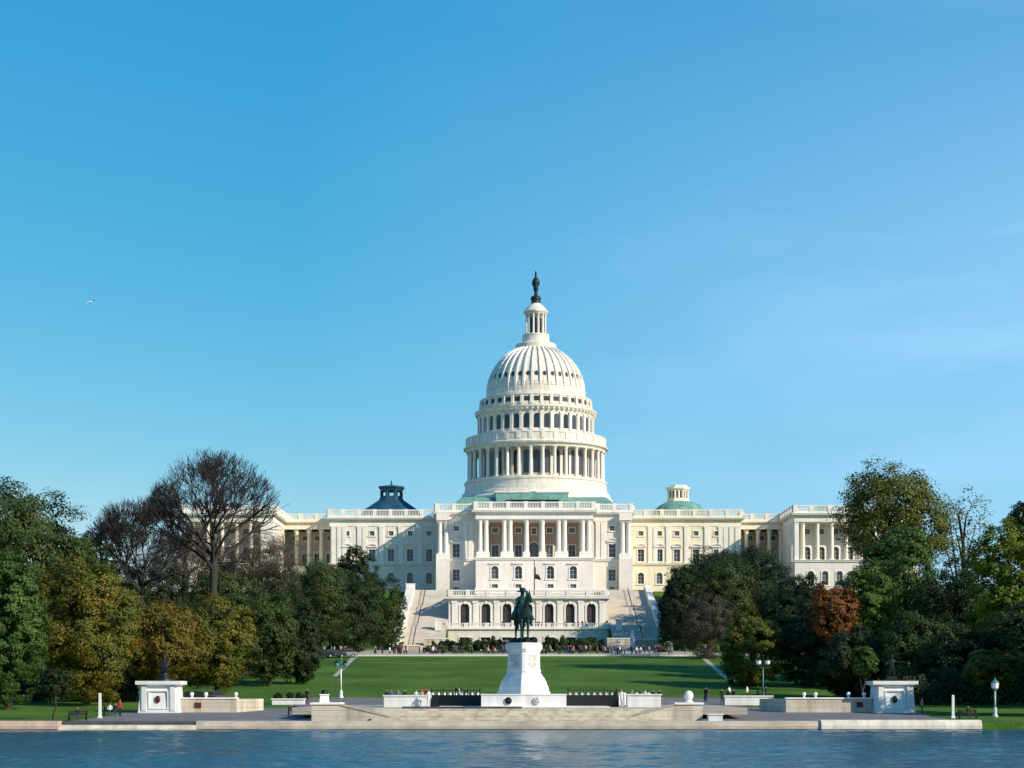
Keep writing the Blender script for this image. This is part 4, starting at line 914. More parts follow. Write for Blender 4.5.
coping('pool_kerb', 820, 980, 166.2, .86, M['copingpale'], 'clean pale stone kerb along the pool on the right')
coping('pool_kerb', 980, 1350, 167.2, .62, M['darkwall'], 'dark low kerb at the far right end of the pool')
t = thing('pool_steps', (W(130,167), 167, 0), 'white stone steps with a dark riser going down into the pool on the left', 'steps')
x0, x1 = W(62,167), W(197,167)
mb = MB(); mb.box(x0+.01, x1-.01, 165.8, 168.8, -.5, .18); mb.box(x0+.02, x1-.02, 166.0, 168.8, .18, .42); build('lower_step', mb, M['copingpale'], t)
mb = MB(); mb.box(x0+.03, x1-.03, 166.82, 168.9, .42, .70); build('dark_riser', mb, M['darkwall'], t)
# edging line of paving behind the pool kerb
mb = MB(); mb.box(W(197,168.5), W(976,168.5), 168.2, 169.0, .5, .74); tag(build('kerb', mb, M['copingpale']), kind='structure')
# ------------------------------------------------------------------ lamps and posts
def lamp(xc, ybase, ytop, D, twin, lab, dark=False):
    x = W(xc, D); z0 = T(0, D); H = Zp(ytop, D)-z0; pm_ = M['patina'] if dark else M['lamppost']
    t = thing('street_lamp', (x, D, z0), lab, 'street lamp')
    mb = MB(); mb.lathe([(.30,-.1),(.30,.2),(.2,.35),(.2,.9),(.13,1.0)], 12); mb.lathe([(.115,1.0),(.085,H*.72)], 10); build('pole', mb, M['marbleplain'] if (twin and not dark) else pm_, t, (0,0,0), True)
    mb = MB()
    if twin:
        mb.box(-.55,.55,-.05,.05,H*.74,H*.78); mb.tube((0,0,H*.70),(0,0,H*.97),.07,.05,8); mb.ball((0,0,H*.98),.17,10,6)
        for s in (-1,1): mb.tube((s*.2,0,H*.70),(s*.52,0,H*.76),.05,.05,6)
    else: mb.lathe([(.1,H*.72),(.2,H*.75),(.2,H*.77)], 8); 
    build('bracket', mb, M['patina'] if not dark else M['iron'], t, (0,0,0))
    for s in ((-1,1) if twin else (0,)):
        mb = MB(); sc = .30 if twin else .34
        mb.lathe([(sc*.5,H*.78),(sc,H*.80),(sc*1.15,H*.86 if twin else H*.94),(sc*.9,H*.88 if twin else H*.96)], 8)
        o = build('lantern', mb, M['globe'] if (dark or not twin) else M['patina'], t, (s*.55,0,0))
        mb = MB(); zz = H*.88 if twin else H*.96; mb.lathe([(sc*1.25,zz),(sc*.5,zz+.22),(.06,zz+.3),(.04,zz+.5)], 8); put('lantern_cap', mb.mesh('lantern_cap', M['iron'] if twin else M['patina']), o, (0,0,0))
    return t
lamp(341, 697, 658, 238, True, 'twin headed street lamp with a white post beside the left path')
lamp(763, 697, 655, 232, True, 'twin globe street lamp with a dark post standing in shade by the right lawn', True)
lamp(995, 719, 681, 184, False, 'pale green single lantern street lamp at the far right by the pool')
for xc, ya, D, lab in ((100, 693, 181, 'slim white stone post on the grass left of the left pedestal'), (953, 695, 181, 'slim white stone post at the right end of the promenade')):
    x = W(xc, D); z0 = T(0, D); mb = MB(); z1 = Zp(ya, D); mb.frus(x, D, z0-.05, z0+.2, .2, .2, .17, .17); mb.frus(x, D, z0+.2, z1-.1, .13, .13, .11, .11); mb.frus(x, D, z1-.1, z1, .14, .14, .06, .06)
    tag(build('stone_post', mb, M['marbleplain']), lab, 'post')

# ------------------------------------------------------------------ people
def cloth(name, c): return mat(name, c, .85, .15, 6)
SKIN = mat('skin', (.38,.22,.15), .6); HAIR = mat('hair', (.02,.014,.01), .7)
CL = {'dark': cloth('cloth_dark', (.015,.016,.022)), 'white': cloth('cloth_white', (.66,.66,.66)), 'red': cloth('cloth_red', (.35,.03,.03)), 'grey': cloth('cloth_grey', (.15,.15,.16)),
      'blue': cloth('cloth_blue', (.04,.09,.25)), 'tan': cloth('cloth_tan', (.36,.27,.18)), 'jeans': cloth('cloth_jeans', (.03,.045,.08))}
def person_mesh(top, bottom, pose):
    s = 1.0
    st = .13 if pose == 'walk' else .02
    if pose in ('stand', 'walk'):
        P = [(0,0,.93,(.15,.11)),(0,0,1.15,(.13,.10)),(0,0,1.38,(.17,.11)),(0,0,1.50,.055),(0,-.01,1.58,.085),(0,0,1.68,.085),
             (-.2,0,1.36,.055),(-.25,.03,1.12,.045),(-.24,-.05,.88,.035),(-.24,-.07,.79,.035),(.2,0,1.36,.055),(.25,.03,1.12,.045),(.24,-.06,.88,.035),(.24,-.08,.79,.035),
             (-.09,-st*.5,.72,.085),(-.10,-st,.48,.06),(-.10,-st*.8,.10,.045),(-.11,-st-.12,.04,.04),(.09,st*.5,.72,.085),(.10,st*.7,.48,.06),(.10,st*1.5,.10,.045),(.11,st*1.2-.10,.04,.04)]
    else:      # sitting, facing -y, hips at 0.45
        P = [(0,0,.50,(.16,.12)),(0,.01,.72,(.14,.11)),(0,0,.95,(.17,.11)),(0,-.01,1.07,.055),(0,-.02,1.15,.085),(0,-.01,1.25,.085),
             (-.2,0,.93,.055),(-.24,-.08,.70,.045),(-.14,-.28,.58,.035),(-.10,-.34,.57,.035),(.2,0,.93,.055),(.24,-.08,.70,.045),(.14,-.28,.58,.035),(.10,-.34,.57,.035),
             (-.1,-.2,.50,.085),(-.11,-.42,.48,.065),(-.11,-.43,.10,.045),(-.12,-.55,.04,.04),(.1,-.2,.50,.085),(.11,-.42,.48,.065),(.11,-.43,.10,.045),(.12,-.55,.04,.04)]
    E = [(0,1),(1,2),(2,3),(3,4),(4,5),(2,6),(6,7),(7,8),(8,9),(2,10),(10,11),(11,12),(12,13),(0,14),(14,15),(15,16),(16,17),(0,18),(18,19),(19,20),(20,21)]
    hip = .93 if pose != 'sit' else .52; neck = P[3][2]; hx = P[8]
    def mf(c):
        if c.z > neck+.17 or (c.z > neck+.06 and c.y > .02): return 3
        if c.z > neck-.01: return 0
        if abs(c.x) > .19 and c.z < hip-.02 and pose != 'sit': return 0
        if pose == 'sit' and c.z < .60: return 2
        if c.z < .07: return 3
        return 1 if c.z > hip-.02 else 2
    return skinned('person', P, E, [SKIN, CL[top], CL[bottom], HAIR], 1, 0, mf)
PM = {}
def person(x, y, z, top, bottom, pose, rz, label, group=None, sc=1.0):
    k = (top, bottom, pose)
    if k not in PM: PM[k] = person_mesh(*k)
    o = put('person', PM[k], None, (x, y, z), rz); o.scale = (sc, sc, sc); tag(o, label, 'person', group); return o
rg = random.Random(11)
combos = [('dark','dark'),('dark','dark'),('dark','jeans'),('dark','dark'),('dark','dark'),('dark','jeans'),('dark','dark'),('white','jeans'),('grey','dark'),('blue','dark'),('red','dark'),('white','dark'),('tan','jeans'),('dark','grey')]
nm = {'dark':'dark top','white':'white top','grey':'grey top','blue':'blue top','red':'red top','tan':'tan top'}
ORD = 'first second third fourth fifth sixth seventh eighth ninth tenth eleventh twelfth thirteenth fourteenth fifteenth sixteenth seventeenth eighteenth nineteenth twentieth'.split()
ORD += ['twenty-'+q for q in ORD[:9]] + ['thirtieth'] + ['thirty-'+q for q in ORD[:9]] + ['fortieth']
def crowd(n, xa, xb, ya, yb, zone, group, bias=None, z=None, poses=('stand', 'walk')):
    cnt = {}
    cl = [rg.uniform(xa, xb) for _ in range(max(2, n//4))]; pxs = sorted(min(xb, max(xa, rg.choice(cl)+rg.gauss(0, 2.6))) if rg.random() < .6 else rg.uniform(xa, xb) for _ in range(n))
    for i in range(n):
        D = rg.uniform(ya, yb); px = pxs[i]; c = rg.choice(bias or combos); k = cnt.get(c[0], 0); cnt[c[0]] = k+1
        person(W(px, D), D, T(0, D)+.03 if z is None else z, c[0], c[1], rg.choice(poses), rg.uniform(-3.1, 3.1), '%s person from the left in a %s %s' % (ORD[k].capitalize(), nm[c[0]], zone), group, rg.uniform(.92, 1.06))
crowd(20, 372, 428, 346.5, 358, 'below the left stairs', 'people on the walkway by the left stairs')
crowd(48, 430, 516, 346.5, 360, 'before the left shrubs', 'crowd before the left shrubs')
crowd(40, 542, 610, 346.5, 360, 'before the right shrubs', 'crowd before the right shrubs')
crowd(30, 612, 672, 346.5, 360, 'below the right stairs', 'people on the walkway by the right stairs')
crowd(20, 676, 760, 346.5, 362, 'under trees right of the lawn', 'people in the shade right of the lawn')
crowd(12, 324, 368, 346.5, 358, 'by the trees left of the lawn', 'people left of the lawn top')
crowd(26, 478, 590, 451.3, 453.6, 'on the arcade balcony', 'people on the arcade balcony', None, zfl, ('stand',))
for i, (px, top) in enumerate(((598,'dark'),(602.5,'dark'),(606,'grey'))):
    person(W(px,492), 488+i*.3, 29.75 if px > 609 else 26.22+0, top, 'dark', 'stand', 0, ['person in dark clothes furthest left at the right end of the arcade roof','person in dark clothes second from left at the right end of the arcade roof','person in grey at the right end of the arcade roof'][i], sc=1.0)
for px, py, lab, tp in ((389,646,'person in red at the foot of the left stairs beside the trees','red'),(418,640,'person in dark clothes standing by the left stairs rail','dark'),(413,632,'person in dark clothes on the lower left stairs','dark')):
    D = 419 if py > 642 else 424; person(W(px,D), D, T(0,D)+.04, tp, 'dark', 'stand', .5, lab)
# near people
crowd(7, 640, 770, 214, 236, 'on the forecourt right of the monument', 'people on the right forecourt')
crowd(7, 400, 480, 214, 236, 'on the forecourt left of the monument', 'people on the left forecourt')
near = [
 (387,184.5,'dark','dark','stand','person in dark clothes behind the left white block wall, furthest left'),(391.5,185.5,'blue','dark','stand','person in blue behind the left white block wall'),
 (398,184.8,'grey','dark','stand','person in grey in the middle behind the left white block wall'),(405,185.5,'dark','jeans','stand','person in dark top right of the one in grey behind the left wall'),
 (416,185,'white','dark','stand','person in white behind the left white block wall'),(422,186,'tan','dark','stand','person in tan behind the left wall near its right end'),
 (428.8,181.2,'white','white','stand','person all in white at the right end of the left white block wall'),
 (621.5,181.4,'white','white','stand','person all in white at the right end of the right black fence'),(616,188,'dark','dark','stand','person in dark clothes behind the end of the right fence'),
 (632,185,'grey','dark','stand','person in grey behind the right block wall on its left'),(645,185.5,'white','dark','stand','person in white behind the right block wall'),
 (653.5,184.6,'dark','dark','stand','person in dark clothes behind the right end of the right block wall'),(659,186.5,'dark','jeans','walk','person in dark clothes walking off the right block wall'),
 (722,216,'dark','dark','stand','leftmost of the three dark figures behind the shaded low wall'),(728,216.6,'dark','dark','stand','middle of the three dark figures behind the shaded low wall'),(733.5,216,'dark','jeans','stand','rightmost of the three dark figures behind the shaded low wall'),
 (307,217,'dark','dark','stand','person in dark clothes at the right end of the small white planter wall'),
]
for px, D, tp, bt, ps, lab in near:
    z = 1.87 if 177.6 < D < 209 and 300 < px < 700 else T(0, D)+.03
    person(W(px,D), D, z, tp, bt, ps, rg.uniform(-.7,.7), lab)
def sitter(px, D, tp, lab, z=None):
    z = z if z is not None else T(0, D)+.02; x = W(px, D); person(x, D, z-.36, tp, 'jeans', 'sit', .3, lab, sc=.98)
# ------------------------------------------------------------------ benches, cars, bird
def bench(px, D, lab, rz=0):
    x = W(px, D); z = T(0, D)+.02; t = thing('bench', (x, D, z), lab, 'bench', 'park benches by the pool'); t.rotation_euler.z = rz
    mb = MB()
    for k in range(4): mb.box(-.9,.9,-.22+k*.12,-.13+k*.12,.42,.46)
    build('seat', mb, M['barkpale'], t, (0,0,0)); mb = MB()
    for k in range(3): mb.box(-.9,.9,.27+k*.02,.30+k*.02,.52+k*.13,.61+k*.13)
    build('backrest', mb, M['barkpale'], t, (0,0,0))
    for s in (-1,1):
        mb = MB(); mb.box(s*.8-.04,s*.8+.04,-.22,-.16,0,.42); mb.box(s*.8-.04,s*.8+.04,.2,.26,0,.9); build('leg', mb, M['iron'], t, (0,0,0))
bench(296.5, 188, 'dark park bench left of the left ramp block'); bench(77.5, 172.5, 'dark park bench on the grass at the far left of the pool'); bench(112, 189, 'dark park bench between the slim white post and the left pedestal'); bench(968, 178, 'dark park bench right of the slim white post on the right')
for px, D, tp, lab in ((295,187.9,'dark','person in dark clothes sitting on the left of the bench by the ramp block'),(299,187.9,'blue','person in blue sitting on the right of the bench by the ramp block'),(77.5,172.4,'dark','person in dark clothes sitting on the bench at the far left'),
                  (110,188.9,'white','person in white sitting on the bench by the left pedestal'),(115.5,188.9,'dark','person in dark clothes sitting on the bench by the left pedestal'),(968,177.9,'dark','person in dark clothes sitting on the bench at the far right')):
    x = W(px, D); person(x, D, T(0, D)+.04, tp, 'jeans', 'sit', 0, lab, sc=.95)
person(W(120,186), 186, T(0,186)+.03, 'red', 'dark', 'stand', 1, 'person in red standing left of the left pedestal')
person(W(136,184), 201, T(0,201)+.03, 'dark', 'dark', 'stand', 1, 'person in dark clothes standing right beside the left pedestal')
person(W(901,201), 203, T(0,203)+.03, 'grey', 'dark', 'walk', 1, 'person in grey walking behind the right pedestal'); person(W(922,193), 193, T(0,193)+.03, 'tan', 'dark', 'stand', 1, 'person in tan standing right of the right pedestal')
def car(px, D, color, lab, group, rz=0):
    x = W(px, D); z = T(0, D)+.03
    t = thing('parked_car', (x, D, z), lab, 'car', group); t.rotation_euler.z = rz
    cm = mat('car_paint', color, .25, spec=.6)
    mb = MB(); mb.prism([(-2.2,.35),(2.2,.35),(2.25,.75),(2.0,.95),(1.1,1.02),(-1.9,1.02),(-2.2,.9)], -.88, .88); build('body', mb, cm, t, (0,0,0))
    mb = MB(); mb.prism([(-1.75,1.02),(1.05,1.02),(.45,1.46),(-1.25,1.46)], -.76, .76); cb = build('cabin', mb, M['carglass'], t, (0,0,0))
    mb = MB(); mb.prism([(-1.25,1.461),(.45,1.461),(.40,1.51),(-1.2,1.51)], -.72, .72); put('roof', mb.mesh('roof', cm), cb, (0,0,0))
    for sx in (-1.35, 1.35):
        for sy in (-.82, .82):
            mb = MB(); mb.tube((sx, sy-.1, .33), (sx, sy+.1, .33), .33, .33, 14); w__ = build('wheel', mb, M['rubber'], t, (0,0,0))
            mb = MB(); mb.tube((sx, sy-.11, .33), (sx, sy+.11, .33), .18, .18, 10); put('rim', mb.mesh('rim', M['frame']), w__, (0,0,0))
    for sy in (-.6, .6): mb = MB(); mb.box(2.2,2.27,sy-.18,sy+.18,.62,.76); build('headlight', mb, M['globe'], t, (0,0,0))
car(323, 338, (.02,.02,.025), 'black car parked at the left end of the row under the trees by the lawn', 'cars by the lawn', .1); car(334.5, 338.5, (.03,.035,.05), 'dark blue car in the middle of the row by the lawn', 'cars by the lawn', .1); car(346, 339, (.25,.26,.28), 'silver grey car at the right end of the row by the lawn', 'cars by the lawn', 3.2)
car(197, 214, (.02,.022,.03), 'black car parked behind the left parapet wall beside the pedestal', 'cars behind the parapet', .05); car(216, 215, (.10,.10,.11), 'dark grey car parked behind the left parapet wall further right', 'cars behind the parapet', .05)
bx, bz = W(91,150), Zp(302,150)
mb = MB()
bme = skinned('bird', [(0,0,0,.055),(-.12,0,.02,.05),(-.2,0,.05,.035),(-.27,0,.045,.012),(.14,0,-.01,.035),(.24,0,-.015,(.05,.01)),(-.02,.16,.07,(.07,.012)),(.02,.34,.10,(.05,.01)),(.10,.52,.06,(.02,.006)),(-.02,-.16,.06,(.07,.012)),(.02,-.32,.02,(.05,.01)),(.10,-.48,-.06,(.02,.006))],
     [(0,1),(1,2),(2,3),(0,4),(4,5),(0,6),(6,7),(7,8),(0,9),(9,10),(10,11)], [cloth('feather_white', (.7,.72,.75)), CL['dark']], 1, 0, lambda c: 1 if (c.y > .1 or c.x < -.02) else 0)
o = put('bird', bme, None, (bx, 150, bz)); o.scale = (1.0,1.0,1.0); o.rotation_euler = (R(15), R(12), R(-55)); tag(o, 'small dark and white bird flying high in the sky on the left', 'bird')

# ------------------------------------------------------------------ vegetation
def leaf_mesh(name, pos, nrm, size, m, rng):
    n = len(pos); d = nrm + rng.normal(0, .42, (n, 3)); d /= np.linalg.norm(d, axis=1)[:, None] + 1e-9
    a = np.cross(d, rng.normal(0, 1, (n, 3))); a /= np.linalg.norm(a, axis=1)[:, None] + 1e-9; b = np.cross(d, a)
    s = (size * rng.uniform(.6, 1.35, n))[:, None]
    P = np.stack([pos + a*s*.62, pos + b*s*.36 + d*s*.1, pos - a*s*.62, pos - b*s*.36 + d*s*.1], 1).reshape(-1, 3)
    me = bpy.data.meshes.new(name); me.vertices.add(4*n); me.vertices.foreach_set('co', P.astype(np.float32).ravel())
    me.loops.add(4*n); me.loops.foreach_set('vertex_index', np.arange(4*n, dtype=np.int32)); me.polygons.add(n)
    me.polygons.foreach_set('loop_start', np.arange(0, 4*n, 4, dtype=np.int32))
    me.materials.append(m); me.update(); me.validate(); return me
def crown_points(rng, c, rx, ry, rz, n, nl=14, clump=.17, dens=1.0, ragged=.08):
    """lobes on an ellipsoid, clumps on lobes, leaves in clumps"""
    R_ = np.array([rx, ry, rz]); pos = []; nr = []
    k = np.arange(nl)+.5; ph = np.arccos(1-2*k/nl); th = np.pi*(1+5**.5)*k + rng.uniform(0, 6)
    dirs = np.stack([np.cos(th)*np.sin(ph), np.sin(th)*np.sin(ph), np.cos(ph)], 1) + rng.normal(0, .16, (nl, 3))
    dirs /= np.linalg.norm(dirs, axis=1)[:, None]
    lc_ = dirs*R_*rng.uniform(.56, .66, nl)[:, None]; lr_ = rng.uniform(.34, .42, nl)
    fl = 1/np.maximum(.82, np.abs(dirs).max(1)**.5)[:, None]; lc_ = lc_*np.minimum(fl, 1.08)
    lc_ = np.vstack([lc_, [[0,0,0]]]); lr_ = np.append(lr_, .80)
    ncl = int(44*nl*dens)
    li = rng.integers(0, nl+1, ncl); d = rng.normal(0, 1, (ncl, 3)); d /= np.linalg.norm(d, axis=1)[:, None]
    cc = lc_[li] + d*R_*lr_[li][:, None]*rng.uniform(.82, 1.0+ragged, ncl)[:, None]
    # drop clumps well inside other lobes
    keep = np.ones(ncl, bool)
    for j in range(nl+1):
        q = np.linalg.norm((cc-lc_[j])/(R_*lr_[j]), axis=1); keep &= ~((q < .62) & (rng.random(ncl) < .85))
    cc = cc[keep]; cd = d[keep]; nc = len(cc)
    mr = clump*min(rx, rz)*rng.uniform(.7, 1.35, nc)
    ci = rng.integers(0, nc, n); e = rng.normal(0, 1, (n, 3)); e /= np.linalg.norm(e, axis=1)[:, None]
    p = cc[ci] + e*mr[ci][:, None]*(rng.random(n)**.4)[:, None]*np.array([1.15, 1.15, .8])
    gd = p/R_; nn = e*.38 + cd[ci]*.75 + gd*.45 + np.array([0, 0, .12])
    return p + np.array(c), nn, lc_ + np.array(c)
tree_id = [0]
def trunk_mb(base, top, r, tips, rng, bend=.04):
    mb = MB(); b = Vector(base); t_ = Vector(top); n = 6; prev = b; pr_ = r*1.35; pts = [b]
    for i in range(1, n+1):
        f = i/n; p = b.lerp(t_, f) + Vector((rng.normal(0, bend), rng.normal(0, bend), 0))*(t_-b).length*.5; rr = r*(1-.72*f); mb.tube(prev, p, pr_, rr, 9); prev = p; pr_ = rr; pts.append(p)
    for q in tips:
        q = Vector(q); s = pts[min(n-1, int(rng.integers(2, n)))]; m1 = s.lerp(q, .5) + Vector((0, 0, (q-s).length*.1)); rr = r*.34; mb.tube(s, m1, rr, rr*.6, 6); mb.tube(m1, q, rr*.6, rr*.2, 5)
    return mb
def tree(px, ytop, ybot, wpx, D, leaf, label, n=9000, size=.34, name='tree', dens=1.0, nl=14, depth=.85, group=None, clump=.125, ragged=.04, x=None, trunk=True, ground_y=None, cat='tree'):
    n = int(n*2.3); size *= .76
    tree_id[0] += 1; rng = np.random.default_rng(100+tree_id[0])
    X = W(px, D); zt = Zp(ytop, D); zb = Zp(ybot, D); rx = wpx/2*D/F; rz = (zt-zb)/2; g = T(X, D)
    zc = (zt+zb)/2; zb = max(zb, g+.2)
    t = thing(name, (X, D, g), label, cat, group)
    pos, nr, lobes = crown_points(rng, (0, 0, zc-g), rx*1.04, rx*depth*1.05, rz*.99, n, nl, clump, dens, ragged)
    keep = pos[:, 2] > .15; put('crown', leaf_mesh('crown', pos[keep], nr[keep], size, LV[leaf], rng), t, (0,0,0))
    if trunk:
        h = zt-g; tips = [l for l in lobes[:-1] if l[2] > zc-g-rz*.5][:10]
        build('trunk', trunk_mb((0,0,-.3), (rng.normal(0,.3), 0, zc-g+rz*.45), max(.09, h*.022), tips, rng), M['bark'], t, (0,0,0))
    return t
def bare_tree(px, ybase, ytop, wpx, D, label, seed, depth_=7, twigs=3, spread=.55, r0=.5, barkm='barkpale', group=None, lf=.46):
    rng = random.Random(seed); X = W(px, D); g = T(X, D); H = Zp(ytop, D)-g; half = wpx/2*D/F
    t = thing('bare_tree', (X, D, g), label, 'tree', group)
    mbt = MB(); mbc = MB(); trunk_h = Zp(ybase-55, D)-g
    trunk_h = max(3, min(trunk_h, H*.55))
    mbt.tube((0,0,-.3), (0,0,trunk_h*.5), r0*1.25, r0, 10); mbt.tube((0,0,trunk_h*.5), (.1,0,trunk_h), r0, r0*.85, 10)
    cz = trunk_h+(H-trunk_h)*.38
    def inside(p): return ((p.x/half)**2 + (p.y/half)**2 + ((p.z-cz)/(H-cz+.01 if p.z > cz else (cz-trunk_h)*1.35))**2)
    def grow(p, d, L_, r, k):
        segs = 3 if k < 4 else 2; q = p
        for i in range(segs):
            d = (d + Vector((rng.uniform(-1,1), rng.uniform(-1,1), rng.uniform(-.5,.9)))*.17).normalized(); q2 = q + d*L_/segs; ra = r*(1-.3*i/segs); rb = r*(1-.3*(i+1)/segs)
            (mbt if k < 2 else mbc).tube(q, q2, ra, rb, 6 if k < 2 else (4 if k < 4 else 3)); q = q2
        if k >= depth_ or inside(q) > 1.05: return
        nb = twigs if k > 1 else 3
        for i in range(nb + (1 if rng.random() < .35 else 0)):
            ax_ = Vector((rng.gauss(0,1), rng.gauss(0,1), rng.gauss(0,1)*.8)).normalized(); nd = (d*1.0 + ax_*rng.uniform(.5, 1.0)*spread*1.5 + Vector((0,0,.10))).normalized()
            grow(q - d*L_*rng.uniform(0, .35), nd, L_*rng.uniform(.66, .86), max(.028, r*rng.uniform(.5, .68)), k+1)
    nlimb = 9
    for i in range(nlimb):
        a = 2*math.pi*i/nlimb + rng.uniform(-.3,.3); el = rng.uniform(.25, 1.2) if i else 1.5
        grow(Vector((0,0,trunk_h*rng.uniform(.82,1.0))), Vector((math.cos(a)*math.cos(el), math.sin(a)*math.cos(el), math.sin(el))), half*rng.uniform(.9,1.1)*lf, r0*.5, 1)
    build('trunk', mbt, M[barkm], t, (0,0,0)); build('branches', mbc, M[barkm], t, (0,0,0)); return t
# --- left side
tree(8, 476, 640, 170, 262, 'dark', 'tall dark green tree rising highest at the far left edge', 26000, .42, nl=18)
tree(70, 528, 650, 60, 268, 'green', 'green tree tapering down on the right flank of the tallest left tree', 9000, .4)
tree(8, 543, 712, 78, 204, 'cool', 'blue green leafy tree at the left edge in front, its foliage reaching near the grass', 20000, .3, nl=18)
tree(86, 557, 706, 112, 212, 'autumn', 'big rounded orange brown and green autumn tree above the bench on the left', 30000, .3, nl=20)
tree(163, 600, 690, 84, 222, 'gold', 'golden brown rounded tree behind the left pedestal', 17000, .3, nl=16)
tree(216, 596, 692, 78, 232, 'autumn', 'green and brown rounded tree right of the golden one behind the left parapet', 15000, .3, nl=16)
bare_tree(213, 600, 455, 124, 300, 'tall bare dark tree with a broad crown against the sky on the left', 10, 7, 3, r0=.62, lf=.62)
bare_tree(141, 605, 497, 100, 296, 'smaller bare twiggy tree left of the tall bare tree', 7, 7, 3, r0=.42, lf=.6)
tree(255, 528, 600, 80, 345, 'twig', 'broad brown leafless tree right of the tall bare tree trunk', 12000, .2, nl=12, ragged=.3)
tree(222, 514, 590, 120, 440, 'twig', 'pale brown twiggy tree directly in front of the left end wing columns', 9000, .22, nl=12, ragged=.3)
tree(182, 515, 600, 66, 330, 'twig', 'brown nearly leafless tree between the two bare trees', 9000, .20, name='tree', nl=10, ragged=.3)
tree(290, 535, 615, 62, 400, 'twig', 'thin brown twiggy tree in front of the left colonnade', 7000, .22, nl=10, ragged=.3)
tree(250, 548, 620, 70, 380, 'twig', 'grey brown leafless tree below the far left wing', 7500, .22, nl=10, ragged=.3)
tree(100, 522, 600, 44, 330, 'deep', 'small dark evergreen peeking above the left treeline', 6000, .35)
tree(150, 562, 640, 90, 300, 'deep', 'dark green tree under the smaller bare tree', 9000, .36)
tree(225, 565, 640, 90, 310, 'dark', 'dark green tree under the tall bare tree', 9000, .36)
tree(268, 590, 685, 60, 262, 'dark', 'dark green tree at the edge of the left lawn', 9000, .33)
tree(298, 602, 685, 52, 266, 'deep', 'narrow dark tree standing rightmost on the left lawn', 9000, .33)
tree(270, 560, 640, 80, 350, 'deep', 'deep green tree behind the left lawn trees', 8000, .36)
tree(318, 556, 655, 66, 362, 'dark', 'dark green tree below the left colonnade', 10000, .38)
tree(356, 543, 620, 44, 420, 'deep', 'dark rounded tree poking up before the left wing windows', 9000, .42)
tree(345, 575, 658, 70, 378, 'deep', 'dark green tree left of the sunlit stairs, in front', 11000, .38)
tree(380, 572, 650, 46, 402, 'dark', 'dark green tree touching the pale side wall of the left stairs', 8000, .38)
tree(330, 560, 640, 60, 410, 'dark', 'mid green tree behind the ones beside the left stairs', 8000, .4)
tree(185, 535, 610, 110, 350, 'twig', 'wide grey brown leafless tree behind the tall bare tree', 16000, .2, nl=12, ragged=.3)
tree(130, 545, 610, 90, 352, 'twig', 'wide grey brown leafless tree behind the smaller bare tree', 13000, .2, nl=12, ragged=.3)
tree(393, 596, 652, 26, 418, 'dark', 'small dark tree pressed against the left stairs side wall', 5000, .34)
# darker wood closing the gaps low on the left
for i, (px, yt, w_, D) in enumerate(((30,640,110,255),(110,640,110,262),(180,630,110,270),(245,628,90,282))):
    tree(px, yt, 706, w_, D, 'deep', ['dark undergrowth tree behind the bench at the far left','dark undergrowth tree behind the autumn tree','dark undergrowth tree behind the golden tree','dark undergrowth tree behind the green and brown tree'][i], 9000, .36, dens=1.0)
# --- right side
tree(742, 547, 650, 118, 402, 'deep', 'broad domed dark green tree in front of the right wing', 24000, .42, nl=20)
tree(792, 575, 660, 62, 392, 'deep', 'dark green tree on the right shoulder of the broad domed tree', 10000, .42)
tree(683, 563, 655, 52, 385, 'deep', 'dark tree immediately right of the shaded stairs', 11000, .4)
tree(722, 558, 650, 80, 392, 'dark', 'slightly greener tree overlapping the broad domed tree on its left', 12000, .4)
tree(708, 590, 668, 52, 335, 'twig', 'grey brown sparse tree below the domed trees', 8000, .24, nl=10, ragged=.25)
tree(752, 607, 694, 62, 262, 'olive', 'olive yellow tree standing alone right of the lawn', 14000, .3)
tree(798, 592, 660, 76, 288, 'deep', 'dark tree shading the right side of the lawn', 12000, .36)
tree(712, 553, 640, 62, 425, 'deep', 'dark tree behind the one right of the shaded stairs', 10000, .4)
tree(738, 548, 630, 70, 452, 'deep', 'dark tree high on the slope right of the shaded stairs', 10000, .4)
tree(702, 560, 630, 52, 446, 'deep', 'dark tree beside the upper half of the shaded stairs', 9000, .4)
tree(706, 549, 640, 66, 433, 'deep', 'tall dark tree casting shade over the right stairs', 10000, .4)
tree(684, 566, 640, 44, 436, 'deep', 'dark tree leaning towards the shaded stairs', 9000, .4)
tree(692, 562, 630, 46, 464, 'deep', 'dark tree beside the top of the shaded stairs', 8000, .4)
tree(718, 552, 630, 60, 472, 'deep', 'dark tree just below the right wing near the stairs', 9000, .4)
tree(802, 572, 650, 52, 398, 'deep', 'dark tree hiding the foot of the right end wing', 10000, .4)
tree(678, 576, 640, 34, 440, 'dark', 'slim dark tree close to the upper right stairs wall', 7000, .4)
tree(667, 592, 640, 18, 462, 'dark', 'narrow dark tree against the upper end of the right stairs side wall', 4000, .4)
tree(397, 583, 640, 20, 458, 'dark', 'narrow dark tree against the upper end of the left stairs side wall', 4000, .4)
tree(832, 580, 650, 50, 250, 'rust', 'rust coloured autumn tree in the shade on the right', 8000, .34)
tree(893, 466, 575, 110, 285, 'olive', 'tallest olive green tree on the right with branches showing', 13000, .42, nl=18, ragged=.3, clump=.15)
tree(962, 490, 580, 56, 290, 'olive', 'sparse leaning tree with a visible limb right of the tallest right tree', 1100, .40, nl=9, ragged=.6, clump=.16)
tree(905, 525, 640, 90, 268, 'cool', 'mid green tree under the tallest right tree', 15000, .36)
tree(866, 560, 655, 62, 255, 'green', 'bushy green tree left of centre in the right wood', 12000, .33)
tree(1008, 520, 640, 84, 246, 'lime', 'bright yellow green tree at the right edge', 14000, .38, ragged=.25)
tree(1030, 500, 560, 50, 270, 'deep', 'dark tree top behind the yellow green tree at the right edge', 8000, .36)
